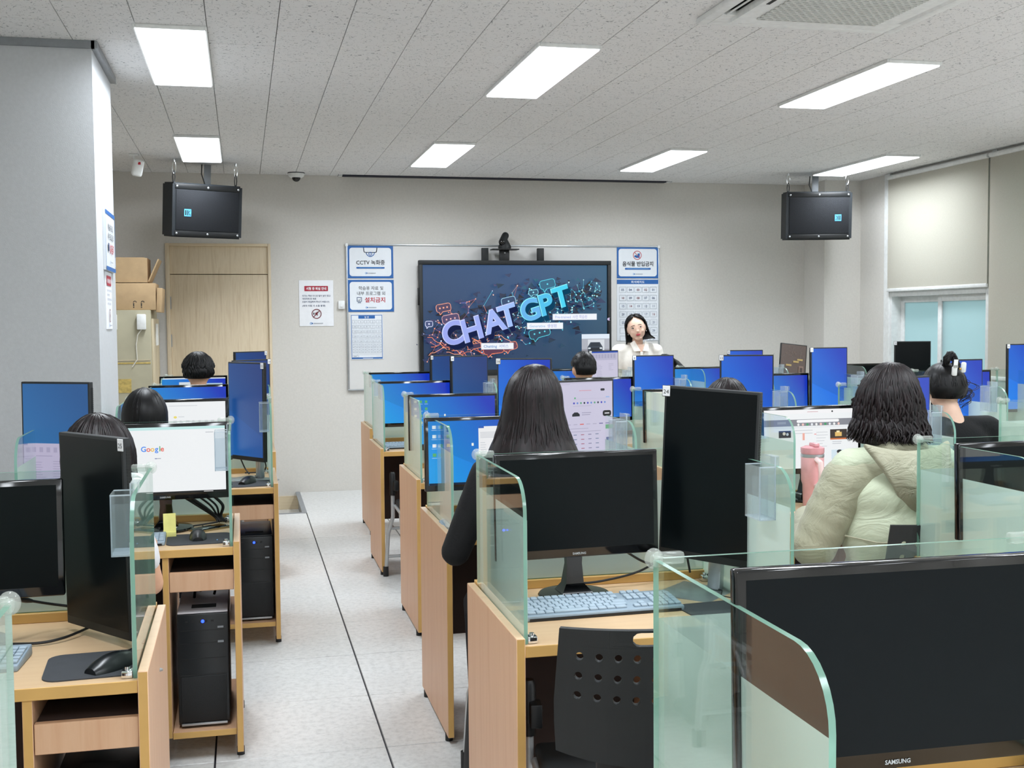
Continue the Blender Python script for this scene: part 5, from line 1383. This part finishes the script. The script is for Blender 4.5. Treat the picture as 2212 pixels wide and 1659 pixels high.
def chair(x, y, rz, label):
    t = thing('stacking_chair', label, 'chair', (x, y, 0), rz, 'black perforated chairs')
    W, H = .42, .27
    def back():
        b = MB(); c = 'black_matte'; nx, nz = 9, 3; p = .041
        def cell(x0, x1, z0, z1, hole=None, n=16):
            xm, zm = (x0 + x1) / 2, (z0 + z1) / 2
            if hole is None: b.poly([(x0, 0, z0), (x1, 0, z0), (x1, 0, z1), (x0, 0, z1)], c); return
            O, I = [], []
            for i in range(n):
                a = 2 * PI * i / n + PI / 4; ca, sa = math.cos(a), math.sin(a); m_ = max(abs(ca), abs(sa))
                O.append(b.bm.verts.new((xm + ca / m_ * (x1 - x0) / 2, 0, zm + sa / m_ * (z1 - z0) / 2)))
                if hole == 'o': I.append(b.bm.verts.new((xm + ca * .0085, 0, zm + sa * .0085)))
                else: I.append(b.bm.verts.new((xm + max(-1, min(1, ca * 1.25)) * .04 + ca * .012, 0, zm + sa * .017)))
            for i in range(n): b.face([O[i], O[(i + 1) % n], I[(i + 1) % n], I[i]], c)
        hx = nx * p / 2; xs = [-W/2] + [-hx + i * p for i in range(nx + 1)] + [W/2]
        zs = [0, .06, .112, .112 + p, .112 + 2 * p, .112 + 3 * p]
        zt0 = zs[-1]; 
        for i in range(len(xs) - 1):
            for j in range(len(zs) - 1): cell(xs[i], xs[i + 1], zs[j], zs[j + 1], 'o' if (j >= 2 and 0 < i <= nx) else None)
            if i in (0, 1, 2, nx - 1, nx, nx + 1): cell(xs[i], xs[i + 1], zt0, H)
        cell(xs[3], xs[nx - 1], zt0 + .004, H - .004, 's'); 
        cell(xs[3], xs[nx - 1], zt0, zt0 + .004); cell(xs[3], xs[nx - 1], H - .004, H)
        bmesh.ops.remove_doubles(b.bm, verts=b.bm.verts, dist=.0004)
        bmesh.ops.subdivide_edges(b.bm, edges=[e for e in b.bm.edges if abs(e.verts[0].co.x - e.verts[1].co.x) > .1], cuts=4)
        for v in b.bm.verts:
            k_ = v.co.z / H; v.co.x *= .92 + .08 * (1 - abs(k_ - .35)); v.co.z -= .035 * (1 - k_) * (1 - (v.co.x / (W/2)) ** 2) * .9 - .004 * k_
            v.co.y = -.05 * (1 - (v.co.x / (W / 2)) ** 2) - .03 * k_
        me = b.mesh('backrest', 0); return me
    o = cpart('backrest', 'cb', back, t, (0, -.19, .60))
    md = o.modifiers.new('thickness', 'SOLIDIFY'); md.thickness = .012; md.offset = 0
    def seat():
        b = MB(); b.box(-.21, .21, -.2, .22, .43, .465, 'black_matte', .015, 3); return b.mesh('seat')
    cpart('seat', 'cse', seat, t)
    def sup():
        b = MB(); b.box(-.12, .12, -.215, -.2, .44, .66, 'black', .004); return b.mesh('back_support')
    cpart('back_support', 'csup', sup, t)
    for s in (-1, 1):
        def leg(s=s):
            b = MB(); x = s * .225
            b.tube([(x, .2, .60), (x, .2, .45), (x, .2, .36), (x + s * .012, .2, .32), (x + s * .03, .205, .26), (x + s * .045, .21, .02)], .0125, 'steel_tube', 10); return b.mesh('front_leg')
        cpart('front_leg', ('cl', s), leg, t)
        def leg2(s=s):
            b = MB(); x = s * .21
            b.tube([(x, .19, .425), (x, .0, .42), (x, -.17, .42)], .011, 'steel_tube', 10); return b.mesh('seat_rail')
        cpart('seat_rail', ('cr', s), leg2, t)
        def leg3(s=s):
            b = MB(); x = s * .2
            b.tube([(x, .05, .415), (x + s * .01, -.1, .3), (x + s * .02, -.25, .02)], .011, 'steel_tube', 10); return b.mesh('rear_leg')
        cpart('rear_leg', ('crl', s), leg3, t)
        def slv(s=s):
            b = MB(); x = s * .225; b.tube([(x, .2, .63), (x, .2, .62), (x, .2, .49)], .019, 'black', 12, taper=[.7, 1, 1]); b.box(min(x, x - s * .03), max(x, x - s * .03), .15, .2, .52, .58, 'black', .004); return b.mesh('sleeve')
        cpart('sleeve', ('cs', s), slv, t)
        def ft():
            b = MB(); b.cyl((0, 0, 0), (0, .0, .06), .017, 'black', n=10); return b.mesh('foot')
        cpart('foot', 'cf', ft, t, (s * .271, .21, 0)); cpart('foot', 'cf', ft, t, (s * .22, -.25, 0))
    def brace():
        b = MB(); b.cyl((-.255, 0, 0), (.255, 0, 0), .009, 'steel_tube', n=8); return b.mesh('brace')
    cpart('brace', 'cbr', brace, t, (0, .207, .12)); cpart('brace', 'cbr', brace, t, (0, .204, .29))
    return t
def cable(pts, label, r=.0035, m='cable', name='monitor_cable', plug=False):
    # smooth the path
    P = [Vector(p) for p in pts]; Q = []
    for i in range(len(P) - 1):
        a, b_, c, d = P[max(i - 1, 0)], P[i], P[i + 1], P[min(i + 2, len(P) - 1)]
        for k_ in range(6):
            u = k_ / 6; Q.append(.5 * ((2 * b_) + (c - a) * u + (2 * a - 5 * b_ + 4 * c - d) * u * u + (3 * b_ - a - 3 * c + d) * u ** 3))
    Q.append(P[-1]); o = Q[0].copy()
    b = MB(); b.tube([q - o for q in Q], r, m, 8)
    if plug: b.tube([(0, 0, 0), (Q[4] - o) * .5, Q[5] - o, Q[7] - o], r * 2.1, 'black', 8, taper=[.8, 1, 1, .6])
    return one(name, b, label, 'cable', o)
# ---------------------------------------------------------------- the class: desks, screens and what lies on them
RY_ = {'A': 1.14, 'B': 2.65, 'C': 4.06, 'D': 5.50, 'E': 6.91, 'F': 8.25}
LY_ = {1: 2.61, 2: 4.11, 3: 5.56, 4: 6.95, 5: 8.24}
X1 = {'A': .605, 'B': .62, 'C': .695, 'D': .80, 'E': .79, 'F': .87}
X2 = {'B': 2.03, 'C': 2.03, 'D': 2.07, 'E': 2.06, 'F': 2.15}
X3 = {'C': 3.34, 'D': 3.32, 'E': 3.32, 'F': 3.40}
X4 = {'E': 4.68, 'F': 4.76}
LX_ = {0: -1.04, 1: -.965, 2: -.773, 3: -.598, 4: -.57, 5: -.575}
rowname = {'A': 'nearest row', 'B': 'second row', 'C': 'third row', 'D': 'fourth row', 'E': 'fifth row', 'F': 'front row'}
desk(LX_[0], 1.09, 'beech desk at the bottom left corner, only its glass screen showing')
ln = {1: 'first desk left of the aisle, under the monitor carrying card 25', 2: 'desk left of the aisle under the search page screen', 3: 'desk left of the aisle under the monitor carrying card 15', 4: 'desk left of the aisle, second from the wooden door', 5: 'desk left of the aisle nearest the wooden door'}
for i in range(1, 6): desk(LX_[i], LY_[i], 'beech glass screened ' + ln[i])
c1 = {'A': 'desk at the bottom right with a dark wide monitor, nearest the camera', 'B': 'desk under the monitor carrying card 24', 'C': 'desk where the long haired woman sits', 'D': 'desk right of the aisle, just ahead of the long haired woman', 'E': 'desk right of the aisle with a chair tucked under it', 'F': 'desk right of the aisle nearest the whiteboard'}
for r in 'ABCDEF': desk(X1[r], RY_[r], 'beech glass screened ' + c1[r])
c2 = {'B': 'desk behind the woman in the hooded jacket, at right edge', 'C': 'desk where the woman in the hooded jacket sits', 'D': 'desk of the person hidden behind card 24', 'E': 'desk in the second column, fifth row', 'F': 'desk where the short haired man sits near the presenter'}
for r in 'BCDEF': desk(X2[r], RY_[r], 'beech glass screened ' + c2[r])
c3 = {'C': 'desk at the right edge beyond the hooded jacket', 'D': 'desk where the woman with the claw clip sits', 'E': 'desk in the third column, fifth row', 'F': 'desk in the third column, front row'}
for r in 'CDEF': desk(X3[r], RY_[r], 'beech glass screened ' + c3[r])
for r in 'EF': desk(X4[r], RY_[r], 'beech glass screened ' + {'E': 'desk in the window column at the right edge', 'F': 'desk in the window column, front row, with switched-off monitors'}[r])

ZL = 1.010
def LM(x, y, label, **k): return landscape(x, y, k.pop('z', ZL), k.pop('yaw', .03), label, **k)
# right block, first column
LM(.868, 1.42, 'big switched-off wide monitor at the bottom right corner', z=1.048, yaw=-.01)
LM(.887, 3.04, 'switched-off wide monitor beside the tall monitor carrying card 24', z=1.022, yaw=.05, tilt=.04)
LM(.915, 4.45, 'wide monitor with desktop icons and a document, before the long haired woman', scr='scr_land', content=page_desktop_window)
LM(1.055, 5.90, 'wide blue monitor just ahead of the long haired woman, fourth row', scr='scr_land', content=page_desktop_icons)
LM(1.06, 7.28, 'wide blue monitor in the fifth row right of the aisle', scr='scr_land')
LM(1.145, 8.63, 'wide blue monitor nearest the whiteboard right of the aisle', scr='scr_land')
portrait(1.262, 3.02, 1.090, -.84, 'tall switched-off monitor with white number card at top left, nearest right of the aisle', 24, -1, tilt=.0, roll=.045)
portrait(1.313, 4.42, 1.047, .27, 'tall monitor showing a lilac shopping page, third row', 0, -1, scr='e_lilac', content=page_shop)
portrait(1.425, 5.86, 1.089, -.45, 'tall blue monitor right behind the long haired woman', 14, -1, scr='scr_port')
portrait(1.409, 7.27, 1.065, .45, 'tall dim blue monitor in fifth row, full width visible before the display', 9, -1, scr='scr_dark')
portrait(1.480, 8.55, 1.034, .5, 'tall dim blue monitor farthest forward, half hidden, before the display corner', 4, -1, scr='scr_dark')
# second column
LM(2.285, 3.03, 'switched-off wide monitor behind the glass at the right edge, second row')
LM(2.345, 4.50, 'wide monitor with a news portal page before the hooded jacket', scr='e_white', content=page_portal, z=1.012)
LM(2.325, 5.90, 'wide monitor with a cream page and small cartoon, fourth row', scr='e_cream', content=page_cartoon)
LM(2.275, 7.28, 'wide blue monitor behind the lilac shopping page, fifth row', scr='scr_land')
LM(2.42, 8.60, 'wide blue monitor before the short haired man', scr='scr_land')
portrait(2.745, 4.42, 1.033, .3, 'tall blue monitor right of the wavy haired woman', 0, -1, scr='scr_port')
portrait(2.671, 5.86, 1.089, -.3, 'tall blue monitor behind the hidden dark head, peeked over by another', 13, -1, scr='scr_port')
portrait(2.649, 7.27, 1.050, .05, 'tall blue monitor in front of the presenter', 8, -1, scr='scr_port')
portrait(2.711, 8.55, 1.051, .40, 'tall monitor showing a lilac document beside the presenter', 3, -1, scr='e_lilac', content=page_doc)
# third column
LM(3.60, 5.90, 'wide monitor with a white page before the woman with the claw clip', scr='e_white', content=page_plain)
LM(3.555, 7.30, 'wide blue monitor in the fifth row, third column', scr='scr_land')
LM(3.52, 8.58, 'wide blue monitor in the front row, third column', scr='scr_land')
portrait(3.995, 5.86, 1.044, .15, 'tall blue monitor right of the woman with the claw clip', 12, -1, scr='scr_port')
portrait(3.921, 7.27, 1.085, .08, 'tall bright blue monitor just right of the small tilted screen', 7, -1, scr='scr_port')
portrait(3.884, 8.55, 1.039, -.1, 'tall blue monitor whose top edge alone peeks over another', 2, -1, scr='scr_port')
# window column
LM(4.94, 7.25, 'wide blue monitor in the window column, fifth row', scr='scr_land')
LM(5.02, 8.66, 'switched-off wide monitor in the front row of the window column')
portrait(5.455, 7.27, 1.09, .05, 'tall bright blue monitor at the right edge of the frame', 6, -1, scr='scr_port')
portrait(5.364, 8.55, 1.091, -.35, 'tall switched-off monitor in front of the pale blue window', 1, -1)
# left block
LM(-.672, 3.0, 'switched-off wide monitor at the left edge beside card 25', z=1.005)
LM(-.292, 4.50, 'wide monitor with a search page left of the aisle', scr='e_white', content=page_search, z=1.012)
LM(-.31, 5.95, 'wide monitor with a white page before the woman with the bob', scr='e_white', content=page_plain)
LM(-.325, 7.34, 'wide blue monitor behind the man with thick hair', scr='scr_land')
LM(-.345, 8.60, 'wide monitor with windows open before the man with thick hair', scr='scr_land', content=page_windows)
portrait(-.359, 2.98, 1.0135, -.92, 'tall switched-off monitor with white number card at its top right, nearest on the left', 25, 1, tilt=-.02)
portrait(-.660, 4.45, 1.077, -.5, 'tall blue monitor with a lilac spreadsheet at the left edge', 0, 1, scr='scr_mid', content=page_sheet)
portrait(.0143, 5.883, 1.0905, -.95, 'tall blue monitor on a silver stand beside the aisle, nearest of three by the door', 15, 1, scr='scr_dark')
portrait(.053, 7.28, 1.060, .72, 'tall dim blue monitor peeking out in the middle of three by the door', 10, 1, scr='scr_dark')
portrait(.056, 8.52, 1.082, .7, 'tall dim blue monitor topmost of the three by the wooden door', 5, 1, scr='scr_dark')

# keyboards, pads, mice, towers
keyboard(.915, 2.945, .03, 'blue grey keyboard before the dark monitor beside card 24', single=True)
keyboard(-.72, 2.83, -.06, 'blue grey keyboard at the left edge, under card 25')
keyboard(1.05, 7.13, .05, 'blue grey keyboard on the desk with a tucked chair')
keyboard(.93, 4.24, .0, 'blue grey keyboard under the hands of the long haired woman')
keyboard(-.50, 4.27, .02, 'blue grey keyboard under the hands of the woman in white T-shirt')
pad(-.335, 2.755, .06, 'dark grey mouse pad at the bottom left, nearest the camera'); mouse(-.305, 2.715, TZ + .003, -.75, 'black mouse at the bottom left, nearest the camera')
pad(-.165, 4.295, .03, 'dark grey mouse pad before the search page screen'); mouse(-.17, 4.30, TZ + .003, .05, 'black mouse before the search page screen')
pad(.035, 5.72, .1, 'dark grey mouse pad before the silver stand beside the aisle'); mouse(.01, 5.735, TZ + .003, -.5, 'black mouse before the silver stand beside the aisle')
pad(1.245, 2.84, .08, 'dark grey mouse pad right of the blue grey keyboard, behind glass'); mouse(1.30, 2.845, TZ + .003, .1, 'black mouse right of the blue grey keyboard, behind glass')
tower(-.34, 2.66, 'black computer tower in the bay at the bottom left, mostly out of frame')
tower(-.155, 4.16, 'black computer tower with grey lid in the bay under the search page screen', 'cover_grey')
tower(.035, 5.61, 'black computer tower with blue light in the farther bay left of the aisle')
tower(1.245, 2.71, 'black computer tower hidden in the bay right of the aisle')

# pen holders on the right-hand glass of each desk
for x, y, lb in ((X1['B'], RY_['B'], 'right of the nearest tall dark monitor'), (X1['C'], RY_['C'], 'right of the lilac shopping page'), (X1['D'], RY_['D'], 'between the long haired woman and the cream page'), (X1['E'], RY_['E'], 'before the lower edge of the display'), (X2['C'], RY_['C'], 'before the black top of the claw clip woman'),
                 (X2['D'], RY_['D'], 'before a blue wide screen, fourth row'), (X2['E'], RY_['E'], 'right of the presenter, fifth row'), (X2['F'], RY_['F'], 'beside the lilac document'), (X3['D'], RY_['D'], 'right of the woman with the claw clip'), (X3['E'], RY_['E'], 'left of the pale window, fifth row'), (X3['F'], RY_['F'], 'left of the small tilted screen'),
                 (LX_[1], LY_[1], 'nearest on the left'), (LX_[2], LY_[2], 'at the search page screen'), (LX_[3], LY_[3], 'left of the aisle, farthest')):
    holder(x + DW - .028 - .0065, y + .10, 'clear acrylic pen holder on glass ' + lb)

# chairs
chair(.875, 2.55, -.14, 'black perforated chair before the dark monitor beside card 24')
chair(2.165, 3.50, .05, 'black perforated chair under the woman in the hooded jacket')
chair(1.085, 6.70, .0, 'black chair with grey legs tucked under a desk beside the aisle')
for x, y, lb in ((.985, 3.62, 'under the long haired woman'), (3.41, 5.0, 'under the woman with the claw clip'), (2.345, 7.8, 'under the short haired man'), (-.285, 7.86, 'under the man with thick hair'), (-.415, 5.14, 'under the woman with the smooth bob'), (-.57, 3.62, 'under the woman in white T-shirt'), (2.255, 5.1, 'under the person hidden behind card 24')):
    chair(x, y, 0, 'black perforated chair ' + lb)
# high-backed chair at the front
t = thing('office_chair', 'black rounded chair back beside the presenter', 'chair', (3.52, 9.35, 0), .15)
b = MB(); Rr = []
for i in range(11):
    u = i / 10; z = .62 + .615 * u; w = .19 * (1 - .9 * max(0, (u - .72) / .28) ** 2.2)
    Rr.append([(w * math.cos(a), -.03 + .028 * math.sin(a) - .05 * (w * math.cos(a) / .2) ** 2 + .06 * u, z) for a in [2 * PI * j / 20 for j in range(20)]])
b.rings(Rr, 'black_matte'); part('backrest', b, t)
b = MB(); b.tube([(.185 * math.cos(a) * (1 if True else 0), -.02, .62 + .60 * math.sin(a) if math.sin(a) > 0 else .62) for a in [PI * j / 24 for j in range(25)]], .014, 'black', 8); part('back_rim', b, t)
b = MB(); b.box(-.23, .23, -.45, .03, .43, .51, 'black_matte', .03, 3); part('seat', b, t)
b = MB(); b.box(-.03, .03, .0, .04, .48, .7, 'black', .006); part('back_post', b, t)
b = MB(); b.cyl((0, -.2, .08), (0, -.2, .43), .03, 'black'); part('gas_lift', b, t)
for i in range(5):
    a = 2 * PI * i / 5 + .3
    b = MB(); b.tube([(0, -.2, .1), (.27 * math.cos(a), -.2 + .27 * math.sin(a), .075)], .02, 'black', 8, taper=[1.2, .8]); l_ = part('leg', b, t)
    b = MB(); b.cyl((.27 * math.cos(a) - .012, -.2 + .27 * math.sin(a), .03), (.27 * math.cos(a) + .012, -.2 + .27 * math.sin(a), .03), .03, 'black'); part('caster', b, l_)

# teacher's lectern with a tilted screen
t = thing('lectern', 'white lectern by the front wall carrying a small tilted screen', 'lectern', (4.74, 9.62, 0))
b = MB(); b.box(-.3, .3, -.22, .22, 0, .98, 'case_grey', .01); part('body', b, t)
b = MB(); b.box(-.33, .33, -.26, .26, .98, 1.005, 'trim_white', .006); part('top_board', b, t)
b = MB(); b.box(-.26, .26, -.235, -.22, .08, .9, 'trim_white', .004); part('door', b, t)
t = thing('tilted_screen', 'small tilted brown screen with pale labels on the lectern', 'monitor', (4.755, 9.46, 1.175), rot=(-.16, .12, -.12))
b = MB(); b.box(-.122, .122, 0, .02, -.15, .13, 'black', .004); part('housing', b, t)
b = MB(); b.box(-.03, .03, .02, .06, -.155, -.02, 'black', .004); part('stand', b, t)
b = MB(); b.layer = 5; b.rect(-.113, -.142, .113, .122, em('63554f', .8)); rg = random.Random(3)
for _ in range(60):
    x_, z_ = rg.gauss(.0, .05), rg.gauss(.03, .035); b.line((x_, z_), (x_ + rg.uniform(-.02, .02), z_ + rg.uniform(-.02, .02)), .0022, em(rg.choice(['7d6a58', '75706a', '5a4a48']), .8))
for x_, z_ in ((-.045, -.065), (.02, -.03), (.055, -.01)): b.rect(x_ - .025, z_ - .008, x_ + .025, z_ + .008, em('c0a868', .8))
b.rect(.05, -.13, .09, -.065, em('8a7468', .8)); b.rect(.058, -.12, .082, -.08, em('4c403c', .8)); part('screen', b, t, fix=False, smooth=0)
t = thing('dark_box', 'small dark equipment box left of the tilted screen', 'equipment', (4.55, 9.66, 1.005))
b = MB(); b.box(-.07, .07, -.06, .06, 0, .16, 'black_matte', .006); part('case', b, t)
b = MB(); b.box(-.05, .05, -.063, -.06, .03, .13, 'pcmesh', .001); part('front_mesh', b, t)

# pink tumbler, sticky note block, phone
t = thing('tumbler', 'large pink tumbler with handle and clear lid beside the portal screen', 'tumbler', (2.285, 4.37, TZ))
b = MB(); b.lathe([(.001, 0), (.036, 0), (.038, .01), (.040, .09), (.046, .11), (.047, .215), (.045, .22), (.001, .22)], (0, 0, 0), 'pink', 28); part('body', b, t)
b = MB(); b.lathe([(.046, .22), (.048, .225), (.048, .245), (.03, .252), (.001, .253)], (0, 0, 0), 'pink_lid', 28); b.box(-.012, .012, -.04, .01, .25, .265, 'pink_lid', .004); part('lid', b, t)
b = MB(); b.tube([(-.005, -.044, .2), (-.008, -.085, .19), (-.008, -.092, .15), (-.008, -.085, .10), (-.005, -.042, .09)], .011, plain('pale_pink', 'efd0ce', .4), 10); part('handle', b, t)
b = MB(); b.lathe([(.0465, .205), (.0478, .207), (.0478, .218), (.0465, .219)], (0, 0, 0), 'silver', 28); part('ring', b, t)
t = thing('sticky_notes', 'upright yellow sticky note sheet before the search page screen', 'notes', (-.272, 4.36, TZ), .1)
b = MB(); b.box(-.02, .024, 0, .004, 0, .088, 'post', mat=Matrix.Rotation(-.25, 4, 'X')); part('sheet', b, t)
b = MB(); b.box(-.02, .024, .0, .05, 0, .02, 'post', .001); part('pad', b, t)
t = thing('phone', 'dark smartphone in clear case lying behind the mouse at the search page', 'phone', (-.135, 4.505, TZ), -.9)
b = MB(); b.box(-.037, .037, -.075, .075, 0, .008, 'black_gloss', .005); part('body', b, t)
b = MB(); b.box(-.038, .038, -.0765, .0765, .0005, .0065, plain('amber_case', '8d7a52', .3), .006); part('case', b, t)

# cables
cable([(.98, 3.085, .93), (1.03, 3.13, .885), (1.08, 3.17, .85), (1.14, 3.2, .815), (1.2, 3.22, .80)], 'black power cable with plug right of the dark monitor by card 24', plug=True)
cable([(1.22, 3.2, .91), (1.2, 3.22, .83), (1.12, 3.2, .79), (1.0, 3.19, .77), (.93, 3.2, .765)], 'black cable running along the ledge behind the round foot')
cable([(1.30, 3.16, .93), (1.33, 3.17, .86), (1.345, 3.18, .80), (1.33, 3.2, .76)], 'black cable hanging behind card 24')
cable([(1.27, 3.16, .95), (1.262, 3.18, .85), (1.275, 3.19, .78)], 'second black cable hanging behind card 24')
cable([(-.56, 3.03, .855), (-.53, 3.06, .84), (-.49, 3.1, .82), (-.44, 3.12, .805)], 'black power cable with plug below the wide monitor at the left edge', plug=True)
cable([(-.60, 2.98, .757), (-.5, 2.96, .757), (-.44, 2.985, .76), (-.39, 3.05, .765)], 'thin black cable lying across the desk under card 25')
for i, (x, r) in enumerate(((-.235, .005), (-.215, .006), (-.18, .004), (-.155, .004), (-.125, .006))):
    cable([(x, 4.545, .875), (x + (.135 - .1 - x * .55 - .02) * .35 + .01, 4.56, .83), (-.118 + i * .006, 4.58, .785), (-.105 + i * .008, 4.57, .765)], 'black monitor cable, %s of the bundle below the search page screen' % ('first from the left', 'second from the left', 'middle', 'fourth from the left', 'rightmost')[i], r)
cable([(-.105, 4.57, .765), (-.17, 4.56, .758), (-.24, 4.53, .757), (-.29, 4.5, .757)], 'thin black cable lying left of the bundle below the search page')
cable([(-.02, 6.03, .84), (.0, 6.04, .79), (.02, 6.0, .765)], 'black cable hanging below the monitor carrying card 15')
cable([(.095, 6.04, .84), (.105, 6.05, .79), (.08, 6.06, .765), (.0, 6.08, .76)], 'looped black cable right of the silver stand under card 15')
cable([(-.19, 4.36, .525), (-.18, 4.33, .58), (-.165, 4.36, .55), (-.15, 4.5, .6), (-.14, 4.66, .64)], 'black cables rising from the grey lidded tower', .005)
cable([(-.12, 4.4, .525), (-.105, 4.5, .58), (-.1, 4.66, .63)], 'second black cable rising from the grey lidded tower', .005)

t = thing('coat', 'black coat draped over the side of the long haired woman\'s chair', 'coat', (.672, 3.40, 0))
b = MB(); Rr = []
for i in range(12):
    u = i / 11; z = .63 - .53 * u; w = .07 + .12 * u ** .8
    Rr.append([(.006 + (.016 + .014 * u) * math.cos(a) + .008 * math.sin(3 * a + 4 * u), w * math.sin(a) * (1 + .08 * math.sin(5 * a + 6 * u)), z) for a in [2 * PI * j / 24 for j in range(24)]])
b.rings(Rr, 'cloth_blk'); part('cloth', b, t)
